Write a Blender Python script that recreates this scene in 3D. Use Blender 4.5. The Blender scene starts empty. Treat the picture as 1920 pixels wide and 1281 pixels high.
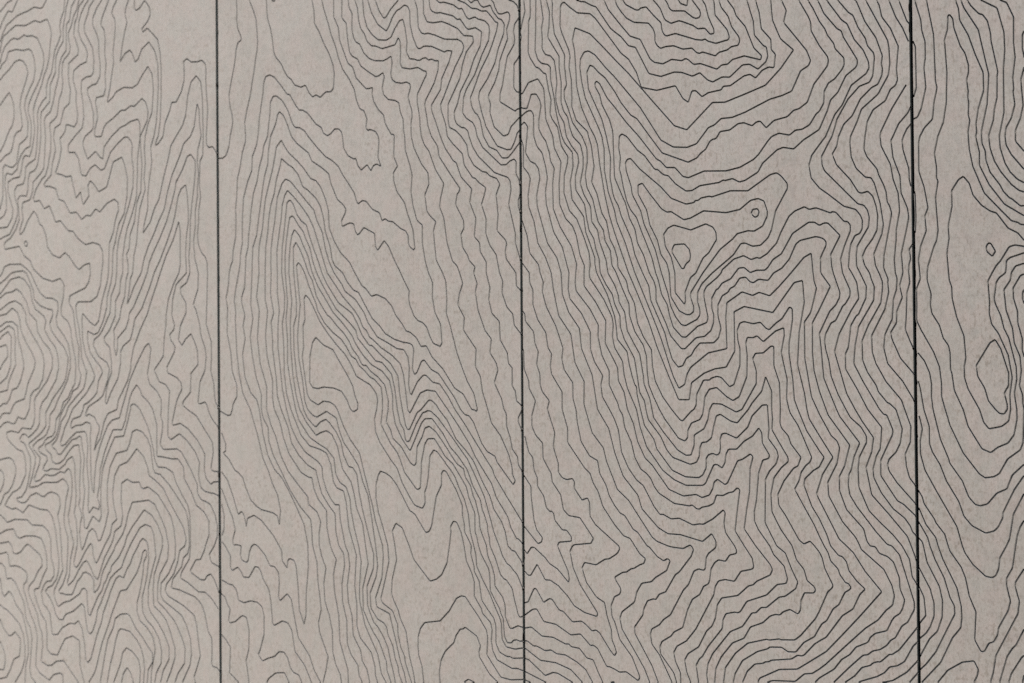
import bpy, math, random
from mathutils import Vector
from mathutils.geometry import delaunay_2d_cdt

FOCUS, FSTOP = 2.28, 5.6       # metres, f-number: the far left goes soft
EXPOSURE = 0.0
ROUGH, SPEC, SHEEN = .5, 1.0, 1.0
GROOVE_SHADE_COL = (.25, .238, .222)
EDGE_SHADE_COL = (.032, .042, .042)
HALF, DEPTH = .00116, .0036    # groove half width and depth, metres
VFLOOR = .30

S = bpy.context.scene
COL = S.collection

# ------------------------------------------------------------------ camera
cam_d = bpy.data.cameras.new("camera")
cam = bpy.data.objects.new("camera", cam_d)
COL.objects.link(cam)
S.camera = cam
cam.location = (1.955716, -2.12776, 1.5)
cam.rotation_euler = (math.pi / 2 + 0.015662, 0.008197, 0.573205)
cam_d.sensor_width = 36.0
cam_d.lens = 60.0
cam_d.clip_end = 100.0
cam_d.dof.use_dof = True
cam_d.dof.focus_distance = FOCUS
cam_d.dof.aperture_fstop = FSTOP

# ------------------------------------------------------------------ daylight: hazy soft sun high on the right
SUN_EL, SUN_AZ = math.radians(60), math.radians(132)       # azimuth clockwise from +Y
w = bpy.data.worlds.new("World"); S.world = w; w.use_nodes = True
nt = w.node_tree; nt.nodes.clear()
sky = nt.nodes.new("ShaderNodeTexSky"); sky.sky_type = 'NISHITA'; sky.sun_disc = False
sky.sun_elevation = SUN_EL; sky.sun_rotation = SUN_AZ
sky.air_density = 1.2; sky.dust_density = 1.5; sky.ozone_density = 1.0
bg = nt.nodes.new("ShaderNodeBackground"); bg.inputs[1].default_value = 0.15
wo = nt.nodes.new("ShaderNodeOutputWorld")
nt.links.new(sky.outputs[0], bg.inputs[0]); nt.links.new(bg.outputs[0], wo.inputs[0])
sd = bpy.data.lights.new("sun", 'SUN'); sd.energy = 5.0; sd.angle = math.radians(14)
sd.color = (1.0, 0.93, 0.85)
sun = bpy.data.objects.new("sun", sd); COL.objects.link(sun)
dirv = Vector((math.sin(SUN_AZ) * math.cos(SUN_EL), math.cos(SUN_AZ) * math.cos(SUN_EL), math.sin(SUN_EL)))
sun.rotation_euler = dirv.to_track_quat('Z', 'Y').to_euler()
S.view_settings.view_transform = 'Standard'; S.view_settings.look = 'None'
S.view_settings.gamma = 1.0; S.view_settings.exposure = EXPOSURE
S.render.engine = 'CYCLES'
S.cycles.use_denoising = False

# ------------------------------------------------------------------ materials
def concrete():
    """pale warm-grey fibre cement: cloudy stain, dark fleck, faint vertical fibre, fine grain"""
    m = bpy.data.materials.new("fibre_cement"); m.use_nodes = True
    t = m.node_tree; N = t.nodes; Lk = t.links.new
    b = N["Principled BSDF"]
    geo = N.new("ShaderNodeNewGeometry")            # wall coordinates in metres
    def mapped(sx, sy, sz, off=(0, 0, 0)):
        mp = N.new("ShaderNodeMapping"); mp.inputs['Scale'].default_value = (sx, sy, sz)
        mp.inputs['Location'].default_value = off
        Lk(geo.outputs['Position'], mp.inputs['Vector']); return mp.outputs[0]
    def noise(v, scale, detail=4, rough=.55, dist=0.):
        n = N.new("ShaderNodeTexNoise"); n.inputs['Scale'].default_value = scale
        n.inputs['Detail'].default_value = detail; n.inputs['Roughness'].default_value = rough
        n.inputs['Distortion'].default_value = dist
        Lk(v, n.inputs['Vector']); return n
    def ramp(f, *stops):
        r = N.new("ShaderNodeValToRGB"); e = r.color_ramp.elements
        while len(e) < len(stops): e.new(.5)
        for k, (p, c) in enumerate(stops):
            e[k].position = p; e[k].color = (c, c, c, 1) if not isinstance(c, tuple) else (*c, 1)
        Lk(f, r.inputs[0]); return r.outputs[0]
    def mul(a, c, fac=1.0):
        x = N.new("ShaderNodeMix"); x.data_type = 'RGBA'; x.blend_type = 'MULTIPLY'
        x.inputs[0].default_value = fac
        Lk(a, x.inputs[6]); Lk(c, x.inputs[7]); return x.outputs[2]
    # clouds 4-12 cm, warm/cool
    tone = ramp(noise(mapped(1, 1, .75), 9, 5, .6, .4).outputs[0],
                (.37, (.328, .276, .233)), (.5, (.349, .294, .250)), (.63, (.362, .309, .266)))
    pink = ramp(noise(mapped(1, 1, .8, (3, 0, 7)), 38, 3, .55).outputs[0],
                (.38, (.950, .990, .985)), (.5, (1, 1, 1)), (.62, (1.035, .985, .990)))
    mot = ramp(noise(mapped(1, 1, .8, (9, 0, 1)), 75, 5, .62, .3).outputs[0], (.38, .87), (.50, 1.0), (.63, 1.035))
    # dark flecks, thicker in patches
    fl = noise(mapped(1, 1, .62, (1, 0, 4)), 210, 3, .55)
    pm = ramp(noise(mapped(1, 1, .7, (5, 0, 2)), 15, 4, .6).outputs[0], (.38, .25), (.62, 1.))
    fr = ramp(fl.outputs[0], (.36, (.60, .54, .47)), (.475, (1, 1, 1)))
    pit = ramp(noise(mapped(1, 1, .6, (8, 0, 5)), 430, 3, .5).outputs[0], (.36, (.80, .77, .73)), (.47, (1, 1, 1)), (.58, (1, 1, 1)), (.68, (1.06, 1.06, 1.06)))
    fib = ramp(noise(mapped(1, 1, .10, (2, 0, 9)), 430, 3, .6).outputs[0], (.38, .94), (.62, 1.03))
    weft = ramp(noise(mapped(.10, 1, 1, (6, 0, 3)), 460, 2, .6).outputs[0], (.38, .985), (.62, 1.01))
    c = mul(tone, pink); c = mul(c, mot)
    mx = N.new("ShaderNodeMix"); mx.data_type = 'RGBA'; mx.blend_type = 'MULTIPLY'
    Lk(pm, mx.inputs[0]); Lk(c, mx.inputs[6]); Lk(fr, mx.inputs[7]); c = mx.outputs[2]
    c = mul(c, pit); c = mul(c, fib); c = mul(c, weft)
    # sparse pale mineral specks
    sp = ramp(noise(mapped(1, 1, 1, (4, 0, 4)), 190, 1, .5).outputs[0], (.76, 1.0), (.80, 1.25))
    c = mul(c, sp)
    Lk(c, b.inputs['Base Color'])
    b.inputs['Roughness'].default_value = ROUGH
    b.inputs['Specular IOR Level'].default_value = SPEC
    b.inputs['Sheen Weight'].default_value = SHEEN
    b.inputs["Sheen Roughness"].default_value = .7
    b.inputs['Sheen Tint'].default_value = (1.0, .93, .83, 1)
    bump = N.new("ShaderNodeBump"); bump.inputs['Strength'].default_value = .35
    bump.inputs['Distance'].default_value = .0003
    bn = noise(mapped(1, 1, .8, (1, 1, 1)), 420, 6, .7)
    Lk(bn.outputs[0], bump.inputs['Height']); Lk(bump.outputs[0], b.inputs['Normal'])
    return m

def plain(name, col, rough):
    m = bpy.data.materials.new(name); m.use_nodes = True
    t = m.node_tree; b = t.nodes["Principled BSDF"]
    n = t.nodes.new("ShaderNodeTexNoise"); n.inputs['Scale'].default_value = 160; n.inputs['Detail'].default_value = 5
    g = t.nodes.new("ShaderNodeNewGeometry"); t.links.new(g.outputs['Position'], n.inputs['Vector'])
    r = t.nodes.new("ShaderNodeValToRGB")
    r.color_ramp.elements[0].position = .3; r.color_ramp.elements[1].position = .7
    r.color_ramp.elements[0].color = tuple(x * .82 for x in col) + (1,)
    r.color_ramp.elements[1].color = tuple(x * 1.12 for x in col) + (1,)
    t.links.new(n.outputs[0], r.inputs[0]); t.links.new(r.outputs[0], b.inputs['Base Color'])
    b.inputs['Roughness'].default_value = rough
    return m

M_PANEL = concrete()
M_GROOVE = plain("milled_cement_shaded", GROOVE_SHADE_COL, .9)      # same cement as the face, darkened to paint in the grooves' shade
M_EDGE = plain("cut_edge_shaded", EDGE_SHADE_COL, .85)  # panel sides near-black: the shade of the joint gaps put into the colour
M_BACK = plain("black_breather_membrane", (.010, .011, .012), .9)

# ------------------------------------------------------------------ helpers
def link(name, verts, faces, mat, parent, mats=None, midx=None):
    me = bpy.data.meshes.new(name); me.from_pydata(verts, [], faces)
    for m in (mats or [mat]): me.materials.append(m)
    if midx:
        for p, i in zip(me.polygons, midx): p.material_index = i
    me.shade_flat(); me.update()
    o = bpy.data.objects.new(name, me); COL.objects.link(o); o.parent = parent
    return o

def rounded(pts, closed, cut=.0011):
    """knock the very corner off each bend, as a round bit does"""
    out = []; n = len(pts)
    for i, p in enumerate(pts):
        if not closed and i in (0, n - 1): out.append(p); continue
        a = pts[i - 1]; c = pts[(i + 1) % n]
        la = (a - p).length; lc = (c - p).length
        if la < 1e-6 or lc < 1e-6: continue
        ca = (a - p).normalized().dot((c - p).normalized())
        if ca < -.97: out.append(p); continue
        ka = min(cut, la * .3); kc = min(cut, lc * .3)
        out.append(p + (a - p) * (ka / la)); out.append(p + (c - p) * (kc / lc))
    return out

def hull4(ids, cv):
    """counter-clockwise hull of a few points, so that no slot piece is folded over at a tight bend"""
    P = sorted(ids, key=lambda i: (cv[i].x, cv[i].y))
    def half(seq):
        h = []
        for i in seq:
            while len(h) > 1:
                a, b, c = cv[h[-2]], cv[h[-1]], cv[i]
                if (b.x - a.x) * (c.y - a.y) - (b.y - a.y) * (c.x - a.x) <= 1e-12: h.pop()
                else: break
            h.append(i)
        return h
    lo, up = half(P), half(P[::-1])
    H = lo[:-1] + up[:-1]
    return H if len(H) > 2 else None

def offsets(pts, closed, h):
    n = len(pts); L = []; Rr = []
    for i, p in enumerate(pts):
        if closed: d0 = p - pts[i - 1]; d1 = pts[(i + 1) % n] - p
        else:
            d0 = p - pts[i - 1] if i else pts[1] - p
            d1 = pts[i + 1] - p if i < n - 1 else d0
        d0 = d0.normalized(); d1 = d1.normalized()
        t = (d0 + d1)
        t = t.normalized() if t.length > .05 else d1
        nn = Vector((-t.y, t.x)); k = max(.55, abs(nn.dot(Vector((-d1.y, d1.x)))))
        L.append(p + nn * (h / k)); Rr.append(p - nn * (h / k))
    return L, Rr

Z0, Z1 = .600, 2.500              # the two heights the panel edges are given at
ZB, ZT = .70, 2.46                # bottom and top of the panels
THICK = .010

def edge_x(a, b, z): return (a + (b - a) * (z - Z0) / (Z1 - Z0)) / 1000

# panel edges (x in mm at the two heights: left, left, right, right) and engraved lines (x z pairs, tenths of a millimetre on the wall)
PANEL_EDGES=[(-598.0, -598.0, -2.12, -3.24), (3.02, 2.35, 596.63, 599.09), (600.91, 603.41, 1198.78, 1196.64), (1202.98, 1201.52, 1797.0, 1797.0)]
GROOVES=[
[
"-5354 22099 -5253 21998 -5152 21896 -5023 21831 -5153 21798 -5254 21722 -5356 21646 -5457 21747 -5559 21848 -5691 21914",
"-5352 22415 -5295 22279 -5209 22150 -5137 22052 -5022 22057 -4965 21952 -4880 21813 -4966 21697 -5024 21606 -5139 21639 -5212 21559 -5299 21451 -5358 21330 -5415 21465 -5502 21594 -5575 21692 -5692 21686 -5750 21792 -5838 21933",
"-5351 22662 -5265 22473 -5179 22323 -5064 22239 -4893 22109 -4779 22055 -4609 21984 -4440 21891 -4286 21895 -4216 21866 -4119 21719 -4217 21596 -4287 21585 -4441 21627 -4611 21575 -4782 21547 -4896 21522 -5068 21434 -5184 21379 -5271 21251 -5359 21083 -5445 21271 -5532 21419 -5649 21502 -5825 21632 -5943 21686 -5980 21701",
"-5377 17657 -5580 17687 -5711 17872 -5725 18031 -5651 18185 -5592 18339 -5591 18517 -5722 18595 -5913 18638 -5957 18780 -5980 18887",
"-5980 21471 -5781 21448 -5650 21354 -5446 21202 -5400 21068 -5360 20886 -5319 21059 -5272 21182 -5069 21287 -4940 21350 -4669 21319 -4429 21379 -4289 21333 -4107 21370 -4038 21246 -3992 21086 -4027 20897 -4056 20669 -4112 20482 -4182 20373 -4253 20187 -4423 19893 -4474 19762 -4467 19587 -4440 19429 -4452 19275 -4512 19047 -4575 18916 -4696 18948 -4753 18890 -4797 18699 -4840 18565 -5026 18548 -5156 18488 -5157 18312 -5100 18152 -5029 17991 -5044 17835 -5174 17666 -5377 17657 -5580 17687 -5711 17872 -5725 18031 -5651 18185 -5592 18339 -5591 18517 -5722 18595 -5913 18638 -5957 18780 -5980 18887",
"-5980 21471 -5781 21448 -5650 21354 -5446 21202 -5400 21068 -5360 20886",
"-5376 17824 -5492 17899 -5549 18021 -5548 18258 -5504 18432 -5517 18631 -5561 18683 -5692 18662 -5839 18772 -5882 18934 -5956 19058 -5980 19083",
"-5980 21273 -5960 21260 -5856 21198 -5724 21203 -5636 21154 -5490 21019 -5404 20851 -5361 20689 -5317 20842 -5229 20990 -5084 21092 -4998 21122 -4870 21088 -4770 21126 -4713 21152 -4642 21117 -4501 21115 -4360 21050 -4291 20926 -4208 20763 -4189 20625 -4224 20474 -4294 20307 -4393 20162 -4507 20017 -4592 19870 -4615 19736 -4551 19594 -4524 19436 -4539 19282 -4568 19100 -4681 19070 -4795 18971 -4867 18860 -4911 18707 -5054 18619 -5184 18657 -5227 18611 -5243 18416 -5200 18236 -5201 18001 -5260 17886 -5376 17824 -5492 17899 -5549 18021 -5548 18258 -5504 18432 -5517 18631 -5561 18683 -5692 18662 -5839 18772 -5882 18934 -5956 19058 -5980 19083",
"-5980 21273 -5960 21260 -5856 21198 -5724 21203 -5636 21154 -5490 21019 -5404 20851 -5361 20689",
"-5375 17991 -5455 18252 -5445 18409 -5452 18764 -5502 18837 -5648 18798 -5721 18803 -5832 18890 -5852 19031 -5902 19243 -5980 19294",
"-5980 21005 -5798 21003 -5593 20941 -5521 20765 -5405 20674 -5362 20581 -5318 20665 -5202 20732 -5129 20891 -4928 20908 -4728 20867 -4601 20883 -4516 20835 -4447 20672 -4420 20494 -4463 20285 -4591 20123 -4676 19975 -4711 19822 -4664 19682 -4616 19541 -4631 19290 -4695 19236 -4846 19161 -4895 18959 -4916 18824 -5025 18754 -5097 18759 -5240 18818 -5290 18753 -5300 18400 -5293 18242 -5375 17991 -5455 18252 -5445 18409 -5452 18764 -5502 18837 -5648 18798 -5721 18803 -5832 18890 -5852 19031 -5902 19243 -5980 19294",
"-5980 21005 -5798 21003 -5593 20941 -5521 20765 -5405 20674 -5362 20581",
"-5370 18877 -5501 18995 -5661 19076 -5705 19158 -5762 19381 -5836 19466 -5939 19505 -5980 19592",
"-5980 19612 -5952 19755 -5913 19930 -5936 20111 -5980 20221",
"-5980 20806 -5888 20819 -5770 20771 -5595 20595 -5449 20481 -5363 20384 -5275 20464 -5130 20547 -4957 20686 -4843 20710 -4744 20674 -4659 20577 -4612 20436 -4675 20286 -4746 20137 -4804 20006 -4828 19833 -4792 19654 -4764 19495 -4807 19411 -4907 19390 -4979 19318 -5037 19107 -5081 19032 -5240 18975 -5370 18877 -5501 18995 -5661 19076 -5705 19158 -5762 19381 -5836 19466 -5939 19505 -5980 19592",
"-5980 19612 -5952 19755 -5913 19930 -5936 20111 -5980 20221",
"-5980 20806 -5888 20819 -5770 20771 -5595 20595 -5449 20481 -5363 20384",
"-5370 19054 -5485 19220 -5557 19364 -5630 19489 -5703 19574 -5755 19737 -5745 19935 -5685 20088 -5612 20184 -5481 20049 -5365 19920 -5249 20028 -5118 20138 -5047 20029 -4990 19867 -4983 19670 -5035 19518 -5108 19446 -5180 19334 -5253 19202 -5370 19054 -5485 19220 -5557 19364 -5630 19489 -5703 19574 -5755 19737 -5745 19935 -5685 20088 -5612 20184 -5481 20049 -5365 19920",
"-4662 25011 -4650 24852 -4565 24769 -4402 24662 -4369 24529 -4343 24233 -4330 24036 -4345 23825 -4303 23702 -4206 23570 -4109 23477 -4110 23303 -4069 23162 -3987 23034 -3960 22933 -3933 22775 -3892 22596 -3810 22450 -3743 22306 -3771 22175 -3744 22018 -3663 21854 -3650 21661 -3665 21471 -3748 21327 -3777 21177 -3750 21040 -3819 20913 -3903 20788 -3945 20619 -3974 20468 -4002 20375 -4086 20267 -4128 20136 -4129 19963 -4227 19895 -4325 19788 -4368 19675 -4355 19461 -4370 19269 -4400 18981 -4434 18857 -4598 18792 -4683 18730 -4698 18555 -4742 18432 -4912 18410 -4984 18321 -4971 18183 -4900 18042 -4901 17905 -4944 17771 -5060 17601 -5118 17526 -5291 17485 -5378 17450 -5465 17494 -5639 17552 -5698 17634 -5814 17818 -5858 17959 -5857 18098 -5783 18232 -5767 18370 -5840 18470 -5980 18506",
"-4557 24992 -4536 24929 -4409 24868 -4340 24758 -4285 24515 -4252 24218 -4260 23909 -4247 23780 -4122 23654 -4025 23551 -4018 23405 -4013 23250 -3958 23145 -3876 22998 -3877 22844 -3864 22707 -3796 22563 -3682 22413 -3683 22163 -3635 21946 -3609 21789 -3555 21649 -3610 21522 -3638 21372 -3689 21167 -3690 20918 -3806 20796 -3876 20669 -3890 20536 -3891 20383 -3975 20256 -4031 20166 -4037 20012 -4046 19868 -4144 19791 -4270 19696 -4285 19571 -4279 19261 -4316 18974 -4373 18746 -4444 18654 -4571 18624 -4614 18511 -4629 18318 -4663 18203 -4828 18223 -4899 18159 -4872 17982 -4853 17786 -4945 17615 -5089 17466 -5233 17394 -5268 17337 -5249 17258 -5062 17279 -4861 17299 -4734 17118 -4565 17014 -4496 16876 -4391 16794 -4245 16693 -3996 16626 -3789 16673 -3694 16559 -3709 16349 -3773 16141 -3765 16007 -3616 15908 -3535 15773 -3483 15469 -3416 15240 -3401 15069 -3424 14793 -3538 14645 -3595 14536 -3723 14456 -3796 14277 -3911 14147 -3941 13928 -3983 13877 -4013 13847 -4143 13815 -4201 13764 -4259 13683 -4361 13637 -4376 13581 -4303 13532 -4159 13485 -4138 13416 -4218 13324 -4262 13233 -4160 13216 -4045 13264 -3844 13254 -3687 13347 -3630 13427 -3502 13494 -3440 13372 -3434 13096 -3407 12900 -3423 12624 -3460 12493 -3407 12344 -3381 12062 -3389 11910 -3472 11623 -3459 11543 -3398 11532 -3317 11622 -3181 11827 -3097 11925 -3047 11974 -3007 11929 -2982 11743 -2930 11634 -2898 11642 -2836 11732 -2710 11944 -2558 12156 -2517 12335 -2400 12423 -2476 12662 -2501 12884 -2447 13183 -2329 13363 -2147 13423 -2018 13545 -1914 13662 -1750 13533 -1649 13333 -1625 13206 -1462 13119 -1287 12996 -1164 12801 -968 12536 -821 12344 -761 12148 -793 12039 -910 11961 -961 11760 -1048 11556 -1223 11364 -1254 11254 -1188 11167 -831 11028 -588 10884 -528 10691 -494 10444 -452 10215 -521 10030 -600 9844 -566 9758 -601 9665 -525 9494 -458 9322 -503 9085 -542 8831 -604 8627 -849 8438 -1208 8233 -1276 8135 -1246 8030 -1074 7871 -989 7684 -941 7492 -825 7436 -795 7333 -858 7127 -1007 6908 -1127 6728",
"-4304 24946 -4255 24898 -4171 24786 -4145 24491 -4130 24197 -4162 23912 -4121 23828 -4005 23732 -3928 23527 -3874 23306 -3793 23063 -3780 22868 -3726 22707 -3604 22565 -3599 22420 -3606 22249 -3593 22084 -3525 22018 -3499 21890 -3472 21753 -3378 21627 -3474 21524 -3502 21394 -3530 21273 -3598 21223 -3613 21062 -3608 20890 -3615 20747 -3739 20636 -3794 20488 -3809 20298 -3893 20075 -3949 19869 -4028 19684 -4145 19617 -4187 19543 -4158 19252 -4176 18964 -4206 18676 -4290 18586 -4487 18444 -4502 18271 -4573 18130 -4758 18092 -4787 17977 -4759 17781 -4846 17591 -4846 17503 -4746 17566 -4632 17754 -4476 17920 -4392 17838 -4323 17670 -4254 17638 -4157 17459 -4117 17246 -3993 17106 -3814 17041 -3663 17130 -3555 17049 -3420 16891 -3312 16811 -3177 16891 -3044 16918 -3025 16744 -3059 16594 -3153 16484 -3369 16415 -3545 16354 -3573 16231 -3465 16095 -3426 15847 -3387 15619 -3321 15428 -3337 15069 -3276 14941 -3297 14822 -3354 14714 -3481 14655 -3553 14516 -3681 14397 -3810 14198 -3840 14029 -3897 13879 -3970 13798 -4071 13737 -4187 13695 -4194 13635 -4144 13576 -4043 13518 -4022 13399 -3930 13351 -3815 13373 -3715 13435 -3572 13597 -3459 13688 -3339 13704 -3319 13592 -3285 13445 -3308 13149 -3323 12952 -3310 12756 -3346 12626 -3258 12445 -3299 12330 -3327 12121 -3295 11915 -3268 11841 -3213 11919 -3099 12169 -3006 12239 -2926 12177 -2861 12021 -2795 12052 -2688 12281 -2608 12545 -2633 12749 -2631 13029 -2563 13329 -2405 13575 -2146 13626 -2081 13747 -2015 13952 -1912 13993 -1785 13955 -1659 13846 -1584 13701 -1523 13318 -1486 13255 -1361 13231 -1162 13073 -916 12809 -770 12634 -710 12457 -688 12044 -726 11916 -825 11839 -875 11674 -1074 11464 -1112 11308 -927 11292 -561 11190 -417 11075 -345 10919 -275 10639 -192 10521 -187 10290 -203 10094 -172 10061 -88 10050 -29 10002",
"-4129 24914 -4129 24914 -4060 24728 -3993 24426 -3990 24174 -4023 24005 -4009 23935 -3899 23850 -3830 23771 -3804 23622 -3777 23464 -3709 23319 -3683 23161 -3711 23012 -3698 22818 -3658 22735 -3522 22601 -3501 22483 -3537 22393 -3551 22242 -3470 22097 -3417 21918 -3337 21793 -3284 21615 -3339 21450 -3421 21346 -3476 21181 -3558 21056 -3546 20902 -3511 20802 -3533 20690 -3670 20590 -3712 20518 -3727 20328 -3700 20172 -3728 20021 -3798 19894 -3826 19743 -3854 19601 -3924 19540 -4035 19482 -4049 19416 -4018 19240 -4024 18991 -4095 18707 -4165 18539 -4263 18478 -4418 18304 -4489 18134 -4447 18089 -4321 18105 -4196 17943 -4071 17993 -3989 17854 -3907 17687 -3783 17709 -3661 17588 -3579 17517 -3457 17501 -3336 17362 -3148 17249 -2961 17278 -2802 17233 -2724 17126 -2712 16919 -2746 16733 -2780 16509 -2861 16324 -3021 16234 -3343 16240 -3397 16169 -3385 15998 -3319 15769 -3267 15428 -3255 15239 -3170 15068 -3129 14999 -3172 14793 -3214 14694 -3412 14537 -3596 14378 -3668 14229 -3782 14109 -3826 13949 -3847 13879 -3913 13769 -4021 13688 -4014 13648 -3928 13610 -3886 13531 -3800 13523 -3671 13644 -3500 13795 -3402 13812 -3317 13862 -3275 13838 -3249 13642 -3194 13466 -3230 13200 -3224 13034 -3190 12907 -3227 12631 -3244 12539 -3205 12390 -3206 12240 -3139 12227 -2991 12455 -2833 12359 -2779 12464 -2791 12650 -2789 12949 -2748 13269 -2641 13514 -2535 13702 -2443 13853 -2222 13875 -2117 14154 -2059 14339 -2051 14404 -1999 14435 -1935 14423 -1833 14340 -1657 14066 -1583 13884 -1509 13611 -1484 13465 -1410 13357 -1235 13353 -1061 13275 -988 13096 -842 12884 -721 12726 -673 12548 -661 12045 -690 11828 -876 11584 -901 11492 -730 11422 -488 11284 -343 11289 -199 11196 -45 11029",
"-3999 24891 -3976 24867 -3950 24669 -3868 24404 -3922 24162 -3884 24002 -3747 23912 -3706 23780 -3653 23618 -3517 23500 -3491 23266 -3532 23139 -3547 22988 -3534 22785 -3413 22681 -3305 22599 -3292 22511 -3347 22386 -3415 22261 -3389 22048 -3336 21946 -3283 21729 -3162 21600 -3284 21501 -3340 21298 -3394 21209 -3423 21003 -3356 20862 -3302 20723 -3316 20638 -3425 20583 -3548 20510 -3563 20311 -3550 20157 -3510 20020 -3538 19793 -3675 19710 -3731 19562 -3773 19441 -3911 19385 -3950 19235 -3899 18981 -3984 18738 -4012 18547 -4194 18406 -4194 18348 -4069 18343 -3903 18291 -3822 18094 -3685 18047 -3536 17829 -3374 17839 -3240 17698 -3119 17768 -3012 17752 -2891 17868 -2785 17805 -2613 17946 -2429 18013 -2338 17948 -2326 17817 -2405 17635 -2459 17413 -2552 17250 -2567 16970 -2576 16727 -2606 16578 -2713 16318 -2756 16171 -2824 15891 -2917 15808 -3050 15877 -3223 16032 -3243 15900 -3226 15541 -3160 15313 -3004 15067 -2928 14919 -2949 14851 -3075 14704 -3131 14626 -3314 14478 -3483 14339 -3583 14160 -3698 13991 -3738 13881 -3799 13751 -3785 13672 -3685 13703 -3571 13804 -3460 13885 -3401 13925 -3177 13943 -3145 13889 -3109 13694 -3131 13399 -3119 13203 -3086 12959 -3109 12635 -3092 12498 -2977 12615 -2844 12573 -2818 12649 -2878 12778 -2829 12986 -2800 13286 -2693 13587 -2560 13851 -2481 13983 -2260 13985 -2181 14153 -2131 14339 -2076 14524 -2010 14653 -1907 14764 -1831 14690 -1781 14580 -1629 14470 -1526 14342 -1430 14069 -1434 13539 -1308 13533 -1060 13502 -948 13510 -814 13372 -803 13174 -646 12963 -526 12733 -381 12649 -333 12609 -243 12476 -244 12244 -325 12062 -338 12008 -435 11833 -544 11818 -667 11641 -668 11605 -438 11488 -341 11492 -293 11564 -208 11601 -125 11503 -36 11322",
"-3652 24828 -3714 24820 -3866 24819 -3771 24580 -3717 24359 -3759 24174 -3704 24126 -3623 24016 -3596 23897 -3514 23893 -3392 23905 -3324 23814 -3304 23677 -3348 23455 -3341 23282 -3424 23084 -3411 22901 -3250 22772 -3089 22692 -3063 22555 -3117 22430 -3225 22331 -3294 22188 -3281 21996 -3228 21855 -3148 21712 -3042 21585 -3150 21484 -3231 21361 -3286 21235 -3300 21046 -3234 20886 -3127 20761 -3074 20622 -3102 20492 -3264 20452 -3426 20364 -3441 20185 -3361 19967 -3370 19797 -3328 19565 -3351 19434 -3419 19359 -3541 19402 -3622 19419 -3650 19306 -3733 19217 -3788 19183 -3748 18989 -3804 18782 -3902 18569 -3751 18530 -3628 18483 -3505 18494 -3439 18280 -3380 18086 -3264 18193 -3230 18039 -3198 17961 -3050 18104 -3083 18276 -3021 18376 -2928 18304 -2810 18164 -2611 18236 -2544 18410 -2451 18665 -2242 18734 -2178 18608 -2102 18342 -2117 18046 -2184 17753 -2328 17556 -2408 17262 -2461 17115 -2476 16872 -2480 16723 -2522 16538 -2608 16315 -2627 16106 -2721 15870 -2838 15685 -2945 15653 -3104 15718 -3105 15539 -3040 15331 -2895 15179 -2768 15065 -2741 14977 -2839 14831 -2874 14636 -2951 14557 -3090 14459 -3202 14414 -3231 14311 -3287 14212 -3484 14161 -3534 14072 -3535 13988 -3400 14048 -3260 14055 -3148 14110 -3051 14087 -3024 14009 -3047 13891 -3040 13597 -3036 13157 -3002 12933 -2963 12863 -2947 13113 -2906 13396 -2825 13641 -2718 13867 -2611 14056 -2506 14150 -2323 14189 -2270 14338 -2126 14690 -2073 14838 -2008 14949 -1887 15153 -1699 15425 -1615 15479 -1562 15381 -1599 15150 -1651 14947 -1602 14782 -1426 14654 -1327 14508 -1322 14344 -1341 14216 -1292 14125 -1305 13961 -1357 13741 -1283 13661 -960 13676 -861 13624 -643 13322 -499 13075 -500 12931 -404 12827 -332 12812 -212 12763 -105 12589 -52 12395 -60 12217 -126 12072 -242 11924 -195 11793 -33 11736",
"-3110 24730 -3211 24729 -3280 24455 -3375 24357 -3539 24386 -3539 24252 -3377 24071 -3189 23887 -3150 23690 -3178 23428 -3220 23225 -3207 23042 -3087 22961 -2967 22930 -2914 22856 -2902 22627 -2943 22425 -3064 22271 -3145 22168 -3146 22035 -3067 21854 -3014 21695 -2908 21568 -3016 21468 -3070 21323 -3152 21162 -3152 21029 -3073 20906 -2953 20723 -2915 20511 -2929 20285 -2983 20225 -3104 20223 -3225 20173 -3239 19994 -3200 19781 -3175 19514 -3216 19327 -3406 19191 -3570 19051 -3571 18918 -3408 18906 -3314 18785 -3248 18495 -3128 18464 -3020 18593 -2900 18650 -2754 18537 -2662 18568 -2582 18712 -2516 18838 -2345 18975 -2175 19077 -2097 19076 -2021 19005 -1983 18909 -1997 18706 -1960 18481 -1974 18186 -2053 17931 -2185 17623 -2316 17313 -2362 17092 -2376 16719 -2405 16534 -2516 16312 -2544 16023 -2722 15739 -2799 15647 -2945 15559 -2959 15461 -2841 15272 -2631 15157 -2566 15045 -2606 14858 -2730 14577 -2827 14509 -3091 14380 -3161 14262 -3161 14208 -3078 14253 -2939 14195 -2885 14108 -2816 14031 -2831 13933 -2855 13893 -2907 13766 -2950 13607 -2890 13715 -2797 13829 -2703 14111 -2610 14261 -2387 14337 -2347 14504 -2243 14653 -2112 14857 -2046 15041 -2041 15154 -1975 15412 -1811 15721 -1647 15975 -1539 16231 -1424 16472 -1331 16681 -1185 16985 -1034 17215 -896 17535 -860 17352 -867 17080 -864 16808 -898 16664 -1027 16469 -1153 16200 -1197 15946 -1205 15801 -1245 15546 -1272 15255 -1347 15165 -1487 15019 -1375 14818 -1225 14772 -1126 14654 -1159 14345 -1176 13890 -1107 13827 -908 13934 -737 13824 -544 13630 -448 13453 -474 13237 -427 13041 -331 12975 -187 12951 -139 12952 -31 12915",
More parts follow.
